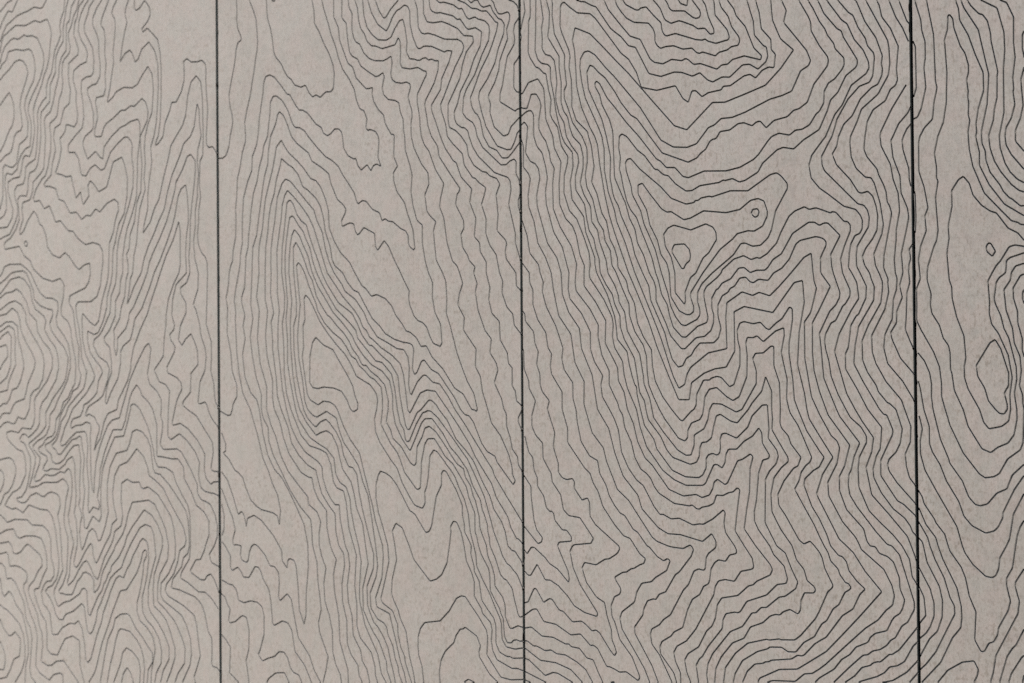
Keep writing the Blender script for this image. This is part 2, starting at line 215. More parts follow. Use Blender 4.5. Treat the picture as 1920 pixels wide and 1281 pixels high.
"-1725 24480 -1716 24274 -1749 23983 -1763 23800 -1772 23578 -1824 23509 -2004 23579 -2119 23663 -2236 23720 -2457 23916 -2640 24136 -2665 24348 -2732 24340 -2852 24248 -3051 24425 -3160 24225 -3166 24131 -3114 24027 -2947 23894 -2908 23840 -2909 23575 -2977 23396 -3058 23257 -3059 23162 -2952 23089 -2833 23043 -2754 22908 -2742 22717 -2783 22497 -2784 22289 -2838 22164 -2937 22026 -2933 21893 -2841 21711 -2709 21544 -2843 21409 -2937 21250 -2943 21119 -2845 20956 -2793 20818 -2795 20611 -2756 20381 -2771 20194 -2851 20079 -2971 20063 -3078 20016 -3079 19922 -2999 19763 -2934 19568 -2936 19304 -2976 19260 -3144 19170 -3196 19079 -3192 18984 -3086 18758 -2885 18885 -2766 18763 -2700 18739 -2673 18944 -2488 19117 -2265 19257 -2148 19285 -2031 19340 -1851 19365 -1801 19283 -1794 19061 -1783 18875 -1754 18578 -1769 18320 -1783 18099 -1881 17921 -1940 17591 -2044 17374 -2071 17134 -2137 17026 -2099 16857 -2100 16709 -2147 16601 -2185 16302 -2269 16109 -2307 15926 -2454 15721 -2439 15590 -2448 15419 -2402 15267 -2365 15391 -2364 15576 -2153 15754 -2090 15908 -2071 16012 -1970 16114 -1753 16483 -1642 16692 -1588 16874 -1485 17053 -1333 17284 -1181 17550 -1080 17800 -978 18085 -953 18211 -803 18418 -691 18628 -617 18662 -508 18542 -510 18362 -548 18058 -587 17844 -625 17557 -640 17160 -666 16927 -646 16655 -718 16495 -866 16410 -855 16301 -745 16153 -734 15990 -871 15758 -917 15523 -836 15431 -750 15538 -627 15627 -555 15499 -483 15336 -472 15103 -631 14960 -646 14636 -806 14491 -831 14419 -721 14347 -515 14241 -323 14001 -251 13921 -156 13798 -134 13638 -196 13351 -136 13317 -29 13315",
"-1827 24498 -1819 24181 -1760 23799 -1670 23636 -1594 23494 -1575 23343 -1634 23185 -1724 23135 -1902 23298 -1992 23301 -2134 23404 -2225 23419 -2420 23591 -2590 23712 -2650 23798 -2707 23958 -2800 23980 -2880 23987 -2867 23853 -2802 23653 -2816 23541 -2857 23378 -2831 23288 -2659 23233 -2607 23093 -2622 22851 -2597 22659 -2637 22476 -2626 22230 -2653 22064 -2733 21999 -2707 21864 -2629 21703 -2538 21522 -2631 21365 -2711 21224 -2739 21095 -2660 21010 -2634 20838 -2649 20595 -2611 20403 -2638 20218 -2627 19973 -2680 19846 -2852 19834 -2880 19752 -2841 19579 -2828 19465 -2896 19282 -2910 19151 -2830 19139 -2737 19137 -2678 19283 -2617 19352 -2446 19432 -2250 19554 -2159 19546 -2017 19613 -1927 19594 -1747 19713 -1658 19640 -1601 19469 -1622 19323 -1699 19201 -1792 19061 -1856 18696 -1871 18290 -1886 18032 -1990 17742 -2121 17471 -2168 17306 -2227 16993 -2229 16714 -2285 16567 -2304 16372 -2407 16230 -2416 15968 -2556 15723 -2694 15594 -2676 15513 -2558 15420 -2513 15158 -2514 14989 -2633 14728 -2675 14447 -2635 14433 -2529 14634 -2358 14876 -2291 15136 -2290 15340 -2227 15442 -2056 15545 -2004 15670 -1938 15909 -1773 16083 -1573 16464 -1475 16686 -1335 16900 -1183 17186 -1057 17435 -981 17649 -905 17971 -830 18094 -731 18151 -696 17959 -673 17704 -674 17523 -725 17255 -739 16984 -723 16658 -965 16467 -1046 16215 -1068 15943 -1007 15779 -1020 15706 -1120 15617 -1095 15526 -997 15415 -1010 15325 -1186 15072 -1174 14972 -951 14880 -865 14798 -842 14690 -954 14509 -1007 14346 -1068 14127 -1056 14073 -895 14111 -711 14023 -494 13828 -326 13598 -332 13455 -342 13348 -317 13241 -281 13171 -197 13096 -137 13139 -30 13146",
"-1658 24468 -1635 24241 -1662 24005 -1639 23779 -1581 23565 -1481 23328 -1451 22954 -1485 22682 -1588 22559 -1727 22736 -1828 22900 -1956 22985 -2163 23007 -2357 23121 -2422 23215 -2566 23341 -2502 23077 -2464 22865 -2413 22613 -2427 22409 -2402 22218 -2378 21990 -2392 21841 -2471 21758 -2432 21640 -2342 21498 -2434 21378 -2474 21270 -2396 21167 -2384 21016 -2411 20795 -2439 20610 -2427 20403 -2481 20165 -2522 19963 -2589 19716 -2444 19806 -2378 19884 -2182 19949 -1976 19920 -1847 19972 -1744 20110 -1603 20253 -1503 20104 -1472 19825 -1507 19461 -1610 19249 -1671 19051 -1696 18832 -1673 18590 -1705 18316 -1681 18130 -1810 17806 -1864 17476 -1891 17219 -1957 17000 -1988 16705 -2049 16598 -2068 16428 -2124 16167 -2041 16298 -1968 16451 -1783 16697 -1714 16934 -1611 17150 -1483 17346 -1356 17578 -1229 17772 -1152 18060 -1051 18327 -851 18676 -775 18852 -615 18966 -529 19121 -490 19353 -458 19503 -417 19400 -407 19183 -372 18946 -446 18736 -465 18521 -432 18320 -463 18088 -464 17944 -514 17695 -516 17425 -555 17192 -532 16885 -452 16648 -463 16379 -575 16112 -514 16029 -431 15785 -396 15569 -313 15388 -285 15227 -316 14994 -426 14815 -477 14456 -429 14442 -320 14475 -272 14422 -253 14350 -177 14208 -30 14058",
"-1524 24444 -1483 24214 -1510 23942 -1434 23744 -1379 23495 -1355 23215 -1333 22844 -1353 22479 -1425 22268 -1565 22131 -1730 22274 -1818 22462 -1895 22529 -1960 22380 -2025 22334 -2153 22426 -2256 22581 -2194 22227 -2143 22014 -2092 21868 -2145 21716 -2107 21581 -2056 21462 -2109 21357 -2148 21231 -2097 21067 -2150 20933 -2203 20734 -2270 20396 -2166 20525 -2036 20585 -1972 20523 -1909 20358 -1832 20406 -1741 20572 -1575 20674 -1437 20502 -1368 20274 -1353 19906 -1380 19541 -1407 19268 -1466 19034 -1544 18857 -1521 18579 -1591 18235 -1618 18015 -1620 17795 -1710 17523 -1737 17377 -1558 17571 -1455 17804 -1353 17944 -1251 18285 -1124 18642 -1072 18838 -947 18993 -798 19162 -723 19337 -672 19658 -596 19887 -474 19979 -377 19865 -343 19628 -333 19339 -324 18942 -338 18620 -399 18534 -408 18337 -419 18140 -391 17922 -437 17691 -438 17511 -469 17296 -446 17115 -374 16977 -302 16918 -254 16820 -244 16640 -259 16193 -281 15782 -168 15475 -165 15208 -184 14993 -113 14761 -91 14494 -28 14378",
"-32 23731 -36 23725 -84 23688 -168 23721 -217 23684 -221 23541 -207 23304 -192 23103 -215 22890 -241 22642 -238 22389 -263 22312 -336 22268 -433 22309 -579 22336 -677 22290 -751 22355 -738 22462 -736 22680 -796 22872 -919 23073 -1018 23089 -1067 23243 -1178 23481 -1217 23708 -1326 23846 -1401 23905 -1377 23808 -1333 23727 -1291 23481 -1269 23018 -1272 22559 -1299 22287 -1363 22057 -1452 21995 -1605 21896 -1719 21985 -1732 21922 -1593 21774 -1535 21656 -1556 21529 -1672 21424 -1785 21568 -1875 21626 -1919 21594 -1914 21445 -1921 21297 -1877 21255 -1787 21290 -1672 21405 -1558 21271 -1539 21140 -1598 21036 -1739 20923 -1726 20857 -1611 20918 -1460 20781 -1372 20697 -1311 20452 -1288 20174 -1291 19716 -1319 19261 -1365 19026 -1409 18956 -1435 18867 -1359 18907 -1250 19017 -1207 19233 -1093 19442 -1042 19584 -943 19575 -818 19745 -756 19920 -754 20138 -766 20248 -692 20295 -594 20225 -448 20215 -351 20232 -278 20170 -255 20087 -261 19836 -239 19582 -219 19365 -237 19169 -255 18937 -252 18793 -204 18744 -120 18756 -73 18707 -30 18636",
"-5980 17000 -5951 17015 -5628 16998 -5497 16944 -5446 16834 -5381 16762 -5316 16829 -5265 16935 -5135 16979 -4820 16970 -4693 16893 -4567 16801 -4413 16563 -4316 16425 -4164 16334 -3997 16323 -3860 16258 -3847 16124 -3903 15953 -3876 15818 -3699 15643 -3591 15489 -3538 15241 -3542 15070 -3614 14863 -3708 14704 -3851 14516 -3953 14336 -4068 14225 -4084 14026 -4162 13875 -4258 13814 -4389 13761 -4514 13669 -4507 13599 -4420 13530 -4326 13452 -4348 13341 -4495 13066 -4466 13017 -4335 13051 -4204 13155 -4074 13138 -3959 13146 -3816 13215 -3702 13198 -3610 13279 -3546 13232 -3505 13045 -3521 12798 -3564 12618 -3609 12430 -3583 12261 -3476 11963 -3487 11906 -3559 11665 -3588 11379 -3643 11244 -3623 11193 -3480 11301 -3344 11498 -3236 11626 -3156 11663 -3103 11615 -2971 11406 -2894 11345 -2852 11385 -2806 11510 -2705 11743 -2556 11952 -2493 12066 -2453 12207 -2296 12316 -2257 12485 -2294 12761 -2279 13058 -2149 13127 -2021 13075 -1854 13089 -1817 12998 -1753 12973 -1652 13013 -1413 12883 -1264 12706 -1116 12530 -1043 12316 -1008 12028 -1022 11811 -1172 11549 -1348 11375 -1362 11174 -1300 11087 -881 10863 -772 10709 -676 10483 -653 10216 -691 10033 -790 9863 -864 9730 -792 9611 -695 9459 -660 9283 -686 9012 -785 8768 -897 8594 -1319 8292 -1382 8194 -1371 7996 -1198 7855 -1051 7621 -1040 7407 -1079 7113 -1155 6886 -1290 6704",
"-5980 16891 -5819 16871 -5694 16843 -5527 16718 -5382 16635 -5237 16708 -5071 16820 -4949 16838 -4764 16847 -4682 16805 -4596 16666 -4498 16489 -4471 16314 -4304 16193 -4109 16130 -3999 16118 -3985 16031 -4069 15861 -4028 15745 -3864 15570 -3700 15434 -3593 15242 -3621 15071 -3664 14873 -3750 14754 -3865 14645 -4009 14505 -4067 14415 -4183 14265 -4177 14025 -4287 13913 -4347 13872 -4477 13790 -4623 13707 -4624 13667 -4536 13568 -4456 13479 -4457 13369 -4539 13105 -4628 12902 -4394 12939 -4263 13003 -4162 13016 -4075 13014 -3888 13024 -3745 13093 -3661 13041 -3597 12944 -3662 12744 -3684 12614 -3718 12426 -3706 12237 -3625 12050 -3622 11899 -3656 11423 -3752 11208 -3863 11087 -3835 11042 -3753 11047 -3685 11028 -3522 11043 -3454 11151 -3386 11288 -3298 11359 -3237 11447 -3157 11457 -3051 11411 -2971 11331 -2975 11101 -2869 11182 -2813 11281 -2783 11406 -2743 11504 -2608 11705 -2471 11885 -2442 11957 -2259 12170 -2180 12340 -2127 12527 -2023 12734 -1793 12760 -1640 12784 -1490 12716 -1365 12520 -1242 12307 -1169 12020 -1196 11783 -1372 11537 -1423 11370 -1438 11060 -1264 10944 -1029 10744 -883 10502 -799 10311 -813 10058 -961 9883 -1037 9714 -964 9559 -817 9411 -807 9161 -894 8954 -1044 8685 -1281 8442 -1457 8294 -1446 7987 -1397 7830 -1224 7617 -1201 7385 -1278 7085 -1404 6850 -1508 6672",
"-5980 12582 -5866 12627 -5866 12673 -5980 12687",
"-5980 13716 -5953 13726 -5937 13767 -5980 13818",
"-5980 16752 -5908 16775 -5673 16723 -5557 16601 -5383 16438 -5209 16590 -5093 16703 -4864 16738 -4723 16680 -4582 16530 -4527 16296 -4444 16139 -4221 16008 -4166 15920 -4208 15767 -4085 15592 -3920 15437 -3852 15245 -3840 15072 -3906 14864 -4153 14545 -4269 14454 -4335 14324 -4344 14073 -4403 13972 -4544 13870 -4638 13813 -4718 13867 -4740 13877 -4799 13866 -4799 13866 -4866 13784 -4852 13744 -4741 13705 -4668 13575 -4581 13436 -4582 13265 -4642 13012 -4702 12859 -4820 12729 -4946 12705 -4946 12659 -4836 12623 -4732 12631 -4629 12710 -4592 12762 -4438 12817 -4366 12795 -4308 12761 -4221 12759 -4119 12828 -4033 12845 -3904 12815 -3833 12758 -3813 12609 -3882 12420 -3829 12231 -3788 11891 -3784 11653 -3751 11474 -3834 11317 -3972 11099 -3987 11003 -3919 10855 -3878 10801 -3727 10892 -3577 10926 -3334 11065 -3266 11163 -3199 11172 -3146 11114 -3134 10890 -3115 10722 -3068 10697 -3014 10804 -2934 10941 -2870 11052 -2771 11162 -2721 11287 -2670 11335 -2622 11451 -2559 11514 -2535 11603 -2352 11771 -2221 11968 -2155 12138 -2026 12310 -1897 12444 -1743 12612 -1566 12531 -1417 12354 -1318 12158 -1310 12013 -1396 11772 -1510 11511 -1537 11235 -1526 10981 -1377 10882 -1228 10747 -1130 10537 -1033 10292 -1034 10130 -1134 9886 -1235 9696 -1137 9524 -1039 9299 -1041 9136 -1141 8873 -1242 8645 -1393 8483 -1544 8356 -1558 8100 -1535 7830 -1424 7590 -1342 7366 -1352 7220 -1453 7006 -1605 6803 -1782 6689 -1934 6828 -2061 6938 -2188 7085 -2252 7242 -2380 7415 -2561 7548 -2584 7633 -2646 7684 -2693 7791 -2742 7830 -2792 7945 -2888 8037 -2951 8136 -3030 8257 -3083 8354 -3130 8321 -3150 8150 -3165 7923 -3219 7856 -3286 7852 -3352 7938 -3594 8032 -3744 8038 -3894 8101 -3935 8039 -4005 7879 -3991 7785 -3855 7593 -3774 7452 -3810 7267 -3816 7030 -3861 6683 -3917 6485 -3855 6324",
"-5980 12419 -5841 12489 -5724 12474 -5531 12546 -5629 12676 -5743 12780 -5873 12822 -5965 12881 -5980 12905",
"-5980 13543 -5854 13583 -5685 13699 -5593 13783 -5578 13855 -5578 13891 -5699 13920 -5898 13881 -5980 13951",
"-5980 16462 -5968 16476 -5835 16551 -5733 16498 -5528 16462 -5383 16360 -5238 16453 -5037 16476 -4937 16522 -4809 16440 -4668 16261 -4599 16065 -4417 15926 -4376 15713 -4251 15556 -4086 15420 -4003 15265 -4005 15074 -4137 14845 -4443 14544 -4473 14474 -4467 14172 -4504 14051 -4563 13970 -4696 13973 -4799 13987 -4903 13895 -5096 13928 -5216 13896 -5216 13860 -5201 13789 -5112 13709 -4949 13600 -4786 13553 -4742 13483 -4711 13322 -4712 13141 -4849 12915 -4938 12852 -5065 12802 -5177 12692 -5276 12556 -5087 12498 -4972 12522 -4788 12441 -4632 12592 -4352 12526 -4130 12515 -4020 12395 -3939 12169 -3899 11885 -3852 11649 -3867 11430 -3916 11294 -4027 11172 -4151 11126 -4207 11046 -4083 10940 -3988 10784 -3947 10663 -3866 10574 -3756 10581 -3687 10681 -3484 10752 -3281 10898 -3214 10847 -3176 10605 -3137 10420 -3070 10373 -3003 10440 -2923 10623 -2882 10813 -2796 10950 -2685 11168 -2560 11393 -2426 11505 -2291 11591 -2230 11726 -2088 11975 -1976 12128 -1847 12299 -1719 12363 -1580 12329 -1518 12204 -1491 12004 -1470 11823 -1573 11544 -1651 11265 -1653 10972 -1603 10866 -1428 10696 -1279 10508 -1169 10299 -1170 10100 -1308 9889 -1372 9683 -1311 9489 -1176 9303 -1177 9104 -1290 8875 -1442 8659 -1619 8457 -1670 8342 -1672 8050 -1598 7786 -1500 7526 -1522 7341 -1552 7137 -1616 7001 -1755 6941 -1882 6982 -2009 7129 -2119 7260 -2258 7483 -2316 7606 -2451 7666 -2583 7753 -2705 7955 -2814 8152 -2898 8273 -2936 8455 -3015 8624 -3081 8678 -3148 8619 -3189 8427 -3230 8178 -3298 8114 -3499 8222 -3702 8256 -3769 8343 -3879 8330 -3961 8226 -4003 8097 -4101 7924 -4226 7795 -4171 7725 -4047 7702 -3938 7602 -3890 7475 -3878 7258 -3927 7015 -3970 6724 -4054 6484 -4165 6345 -4387 6293 -4562 6219",
"-5396 13980 -5486 14061 -5607 14090 -5721 14053 -5805 14057 -5889 14180 -5974 14143 -5980 14143",
"-5980 16244 -5970 16258 -5792 16328 -5631 16288 -5385 16143 -5139 16274 -4981 16305 -4810 16226 -4698 16068 -4684 15893 -4531 15677 -4391 15520 -4253 15326 -4212 15152 -4223 15075 -4252 14875 -4355 14715 -4501 14655 -4575 14564 -4605 14332 -4724 14150 -4827 14154 -4909 14188 -4991 14066 -5073 14060 -5185 14094 -5305 14063 -5396 13980 -5486 14061 -5607 14090 -5721 14053 -5805 14057 -5889 14180 -5974 14143 -5980 14143",
"-5980 16244 -5970 16258 -5792 16328 -5631 16288 -5385 16143",
"-5395 14143 -5455 14235 -5530 14250 -5667 14243 -5750 14387 -5834 14453 -5980 14489",
"-5980 15744 -5957 15781 -5927 15979 -5852 16116 -5720 16191 -5559 16079 -5385 16045 -5212 16071 -5053 16174 -4925 16093 -4854 15955 -4827 15760 -4701 15544 -4532 15348 -4449 15193 -4469 15077 -4647 14786 -4737 14513 -4959 14457 -5041 14390 -5124 14248 -5259 14252 -5334 14236 -5395 14143 -5455 14235 -5530 14250 -5667 14243 -5750 14387 -5834 14453 -5980 14489",
"-5980 15744 -5957 15781 -5927 15979 -5852 16116 -5720 16191 -5559 16079 -5385 16045",
"-5394 14368 -5484 14429 -5567 14418 -5651 14510 -5726 14680 -5863 14716 -5970 14881 -5980 14911",
"-5980 15382 -5974 15405 -5884 15621 -5868 15859 -5721 15939 -5545 15931 -5386 15839 -5227 15924 -5054 15924 -4912 15839 -4899 15605 -4815 15390 -4754 15157 -4756 15079 -4823 14877 -4928 14715 -5062 14680 -5138 14512 -5221 14420 -5303 14430 -5394 14368 -5484 14429 -5567 14418 -5651 14510 -5726 14680 -5863 14716 -5970 14881 -5980 14911",
"-5980 15382 -5974 15405 -5884 15621 -5868 15859 -5721 15939 -5545 15931 -5386 15839",
"-5392 14634 -5597 14675 -5619 14787 -5679 14921 -5784 15086 -5822 15146 -5797 15383 -5810 15620 -5766 15797 -5619 15863 -5387 15741 -5155 15854 -5012 15783 -4970 15607 -4986 15373 -4964 15139 -5001 15081 -5106 14919 -5166 14787 -5189 14675 -5392 14634 -5597 14675 -5619 14787 -5679 14921 -5784 15086 -5822 15146 -5797 15383 -5810 15620 -5766 15797 -5619 15863 -5387 15741",
"-5392 14792 -5573 14910 -5663 15085 -5681 15145 -5694 15460 -5693 15658 -5605 15755 -5445 15673 -5387 15603 -5329 15671 -5170 15747 -5084 15647 -5086 15452 -5101 15140 -5119 15081 -5210 14909 -5392 14792 -5573 14910 -5663 15085 -5681 15145 -5694 15460 -5693 15658 -5605 15755 -5445 15673 -5387 15603",
"-5390 15044 -5462 15162 -5593 15282 -5592 15420 -5548 15514 -5388 15466 -5229 15509 -5186 15414 -5187 15277 -5317 15161 -5390 15044 -5462 15162 -5593 15282 -5592 15420 -5548 15514 -5388 15466",
"-5980 12271 -5812 12283 -5593 12233 -5535 12295 -5404 12388 -5274 12305 -5217 12249 -5002 12316 -4676 12320 -4550 12233 -4270 12231 -4132 12142 -4064 11992 -4061 11877 -4052 11658 -3977 11471 -3985 11347 -4061 11251 -4179 11235 -4262 11139 -4312 11020 -4271 10831 -4167 10752 -4085 10653 -4059 10464 -4032 10294 -3894 10305 -3784 10427 -3593 10527 -3458 10528 -3363 10591 -3270 10447 -3218 10226 -3180 9910 -3135 9867 -3060 9939 -2979 10151 -2898 10382 -2791 10596 -2737 10786 -2649 10960 -2551 11176 -2427 11392 -2346 11445 -2243 11412 -2159 11572 -2074 11673 -2011 11815 -1886 11985 -1848 12060 -1772 12123 -1683 12068 -1653 11996 -1637 11765 -1680 11481 -1742 11263 -1796 11104 -1793 10871 -1705 10731 -1529 10598 -1405 10425 -1344 10212 -1357 10011 -1471 9838 -1510 9670 -1474 9510 -1362 9357 -1351 9159 -1415 8934 -1542 8739 -1719 8573 -1809 8417 -1816 8184 -1763 8035 -1704 7829 -1665 7553 -1685 7319 -1716 7242 -1805 7172 -1880 7220 -1917 7288 -2040 7434 -2100 7564 -2185 7649 -2266 7793 -2370 7741 -2450 7779 -2571 7971 -2667 8170 -2752 8327 -2804 8507 -2908 8701 -2986 8916 -3065 9114 -3139 9172 -3185 9121 -3227 8798 -3282 8566 -3376 8406 -3470 8452 -3606 8427 -3796 8491 -3904 8593 -4042 8578 -4070 8404 -4099 8210 -4182 8096 -4287 7998 -4330 7801 -4282 7692 -4199 7612 -4082 7617 -4007 7536 -4000 7413 -4077 7213 -4089 6993 -4093 6878 -4163 6716 -4302 6601 -4581 6548 -4708 6438 -5034 6381 -5248 6408 -5306 6342 -5436 6236",
"-5980 11934 -5932 11923 -5858 11966 -5769 12108 -5580 12096 -5406 12036 -5232 12112 -5046 12140 -4961 12007 -4890 11972 -4720 12028 -4467 12034 -4313 11999 -4227 11869 -4169 11680 -4163 11470 -4275 11310 -4374 11103 -4486 11077 -4500 11008 -4417 10821 -4321 10636 -4196 10511 -4170 10284 -4172 10016 -4062 9939 -3897 9940 -3814 10083 -3704 10244 -3513 10310 -3339 10235 -3328 9803 -3222 9512 -3331 9200 -3347 8766 -3523 8659 -3713 8690 -3821 8830 -3902 8958 -4067 8928 -4178 8831 -4180 8564 -4209 8331 -4335 8183 -4433 7980 -4518 7778 -4504 7713 -4393 7707 -4297 7519 -4187 7380 -4195 7169 -4255 6970 -4342 6825 -4496 6761 -4749 6720 -4918 6745 -4989 6697 -5076 6549 -5261 6542 -5434 6586",
"-5980 11679 -5963 11664 -5830 11637 -5757 11675 -5731 11794 -5639 11878 -5407 11859 -5176 11900 -5087 11826 -5062 11711 -4991 11681 -4863 11721 -4731 11844 -4678 11881 -4604 11850 -4357 11709 -4294 11616 -4288 11511 -4400 11399 -4499 11239 -4640 11115 -4655 11018 -4599 10896 -4502 10758 -4418 10629 -4378 10440 -4295 10274 -4282 10083 -4325 9792 -4173 9729 -4063 9739 -3925 9827 -3747 9852 -3517 9635 -3370 9498 -3519 9333 -3751 9074 -3929 9066 -4066 9128 -4177 9118 -4330 9026 -4290 8743 -4305 8550 -4389 8369 -4432 8172 -4517 8028 -4616 7872 -4673 7741 -4659 7646 -4519 7548 -4422 7407 -4312 7316 -4319 7210 -4382 7106 -4631 6919 -4705 6875 -4758 6902 -4888 7000 -5016 7017 -5088 6973 -5113 6854 -5203 6764 -5433 6762",
"-5403 12561 -5463 12651 -5515 12751 -5629 12799 -5735 12908 -5825 13111 -5832 13245 -5748 13380 -5641 13429 -5399 13393 -5158 13439 -5054 13396 -4973 13266 -4981 13134 -5071 12928 -5177 12813 -5289 12759 -5342 12655 -5403 12561 -5463 12651 -5515 12751 -5629 12799 -5735 12908 -5825 13111 -5832 13245 -5748 13380 -5641 13429 -5399 13393",
"-5402 12786 -5492 12936 -5514 13038 -5491 13140 -5400 13214 -5310 13145 -5288 13044 -5311 12942 -5402 12786 -5492 12936 -5514 13038 -5491 13140 -5400 13214",
"-5427 7883 -5340 7952 -5254 7991 -5124 8093 -4910 8291 -4810 8476 -4752 8733 -4759 8964 -4848 9168 -5018 9345 -4846 9554 -4755 9775 -4745 10007 -4800 10254 -4898 10421 -5111 10580 -5240 10659 -5326 10682 -5413 10735 -5500 10670 -5587 10634 -5719 10537 -5940 10344 -5980 10272",
"-5980 9427 -5828 9270",
"-5420 9376 -5593 9390 -5709 9536 -5796 9705 -5943 9742 -5971 9888 -5971 10065 -5823 10205 -5721 10144 -5648 10149 -5502 10298 -5414 10471 -5328 10311 -5185 10186 -5113 10191 -5013 10267 -4871 10152 -4872 9978 -4901 9830 -5044 9770 -5131 9587 -5246 9421 -5420 9376 -5593 9390 -5709 9536 -5796 9705 -5943 9742 -5971 9888 -5971 10065 -5823 10205 -5721 10144 -5648 10149 -5502 10298 -5414 10471",
"-5419 9546 -5520 9533 -5563 9686 -5533 9865 -5416 10070 -5302 9884 -5274 9711 -5318 9551 -5419 9546 -5520 9533 -5563 9686 -5533 9865 -5416 10070",
"-5430 7395 -5393 7517 -5385 7644 -5313 7750 -5184 7664 -5098 7747 -5011 7922 -4911 8021 -4826 8127 -4754 8328 -4668 8626 -4666 8858 -4736 9101 -4748 9370 -4733 9642 -4661 9899 -4660 10130 -4743 10413 -4812 10601 -4897 10692 -4996 10773 -5081 10932 -5166 10999 -5296 10889 -5368 10982 -5374 11108 -5410 11223 -5447 11104 -5455 10976 -5528 10874 -5658 10968 -5746 10889 -5835 10716 -5938 10620 -5980 10571",
"-5431 7127 -5388 7133 -5301 7217 -5250 7437 -5142 7431 -5013 7535 -4913 7711 -4799 7899 -4755 8039 -4749 8136 -4726 8235 -4613 8401 -4570 8598 -4596 8846 -4623 9132 -4594 9288 -4467 9396 -4593 9481 -4620 9632 -4590 9924 -4561 10176 -4602 10366 -4714 10512 -4735 10607 -4741 10703 -4783 10835 -4895 11002 -4994 11161 -5122 11241 -5230 11215 -5279 11426 -5365 11495 -5409 11492 -5452 11490 -5539 11412 -5591 11193 -5701 11206 -5833 11110 -5937 10936 -5980 10868",
"-5432 6957 -5259 6946 -5216 6995 -5172 7214 -5015 7225 -4887 7270 -4745 7366 -4695 7449 -4716 7543 -4793 7591 -4800 7687 -4728 7849 -4671 8020 -4608 8152 -4487 8377 -4430 8594 -4456 8860 -4469 9108 -4370 9233 -4120 9386 -3996 9297 -3846 9283 -3769 9328 -3763 9461 -3767 9594 -3844 9625 -3995 9583 -4119 9470 -4368 9578 -4466 9684 -4450 9935 -4421 10207 -4475 10414 -4594 10617 -4656 10738 -4712 10898 -4782 11048 -4774 11145 -4696 11208 -4674 11306 -4723 11380 -4864 11450 -4992 11472 -5150 11453 -5192 11665 -5234 11707 -5408 11664 -5582 11689 -5626 11643 -5670 11424 -5831 11425 -5964 11388 -5980 11378",
"-1598 9662 -1587 9463 -1538 9285 -1501 9107 -1566 8882 -1693 8722 -1872 8574 -1936 8421 -1935 8256 -1882 8106 -1847 7983 -1801 7775 -1784 7589 -1714 7478 -1720 7400 -1760 7375 -1808 7414 -1850 7554 -1943 7740 -2193 8005 -2340 8005 -2447 8195 -2543 8369 -2620 8546 -2775 8845 -2853 9061 -2918 9260 -2970 9367 -3010 9415 -3115 9521 -3008 9647 -2968 9703 -2914 9820 -2847 10032 -2767 10262 -2607 10591 -2527 10782 -2430 10975 -2319 11186 -2172 11214 -1918 11525 -1823 11729 -1778 11878 -1730 11927 -1689 11908 -1685 11832 -1757 11707 -1776 11517 -1825 11300 -1862 11169 -1917 11009 -1920 10844 -1857 10701 -1680 10586 -1555 10450 -1494 10236 -1533 10051 -1584 9864 -1598 9662 -1587 9463 -1538 9285 -1501 9107 -1566 8882 -1693 8722 -1872 8574 -1936 8421 -1935 8256 -1882 8106 -1847 7983 -1801 7775 -1784 7589 -1714 7478 -1720 7400 -1760 7375 -1808 7414 -1850 7554 -1943 7740 -2193 8005 -2340 8005 -2447 8195 -2543 8369 -2620 8546 -2775 8845 -2853 9061 -2918 9260 -2970 9367 -3010 9415 -3115 9521",
"-1687 9654 -1663 9437 -1563 9319 -1564 9173 -1665 9054 -1819 8855 -1973 8691 -2115 8464 -2180 8420 -2335 8412 -2464 8471 -2515 8632 -2644 8822 -2708 9057 -2760 9275 -2824 9549 -2756 9834 -2702 10062 -2635 10310 -2503 10524 -2450 10695 -2319 10779 -2164 10799 -2100 10767 -1960 10565 -1808 10430 -1657 10259 -1557 10158 -1558 10012 -1660 9875 -1687 9654 -1663 9437 -1563 9319 -1564 9173 -1665 9054 -1819 8855 -1973 8691 -2115 8464 -2180 8420 -2335 8412 -2464 8471 -2515 8632 -2644 8822 -2708 9057 -2760 9275 -2824 9549",
"-1775 9646 -1752 9410 -1778 9225 -1843 9035 -1946 8896 -2113 8731 -2333 8661 -2384 8702 -2449 8843 -2499 9041 -2576 9237 -2653 9564 -2572 9906 -2492 10117 -2439 10325 -2373 10479 -2321 10529 -2102 10499 -1936 10365 -1835 10245 -1773 10067 -1748 9886 -1775 9646 -1752 9410 -1778 9225 -1843 9035 -1946 8896 -2113 8731 -2333 8661 -2384 8702 -2449 8843 -2499 9041 -2576 9237 -2653 9564",
"-1864 9637 -1853 9419 -1893 9250 -2047 9088 -2189 9008 -2278 9082 -2329 9262 -2419 9438 -2496 9579 -2417 9734 -2325 9927 -2272 10117 -2181 10207 -2040 10154 -1887 10020 -1850 9859 -1864 9637 -1853 9419 -1893 9250 -2047 9088 -2189 9008 -2278 9082 -2329 9262 -2419 9438 -2496 9579",
"-2018 9623 -2083 9452 -2174 9351 -2263 9453 -2306 9596 -2261 9748 -2170 9867 -2081 9783 -2018 9623 -2083 9452 -2174 9351 -2263 9453 -2306 9596",
"-4690 17392 -4640 17347 -4649 17293 -4691 17285 -4733 17342 -4690 17392",
],
[
"61 23863 145 23846 223 23788 286 23634 314 23451 343 23339 370 23192 353 23087 304 22952 279 22778 325 22557 378 22335 416 22151 434 21989 473 21862 548 21804 531 21735 471 21646 442 21507 446 21329 435 21153 443 20974 437 20797 464 20652 522 20548 538 20475 462 20436 421 20319 401 20162 360 19988 304 19781 255 19572 278 19392 324 19245 340 19137 310 18998 280 18894 249 18718 184 18581 105 18542 26 18546",
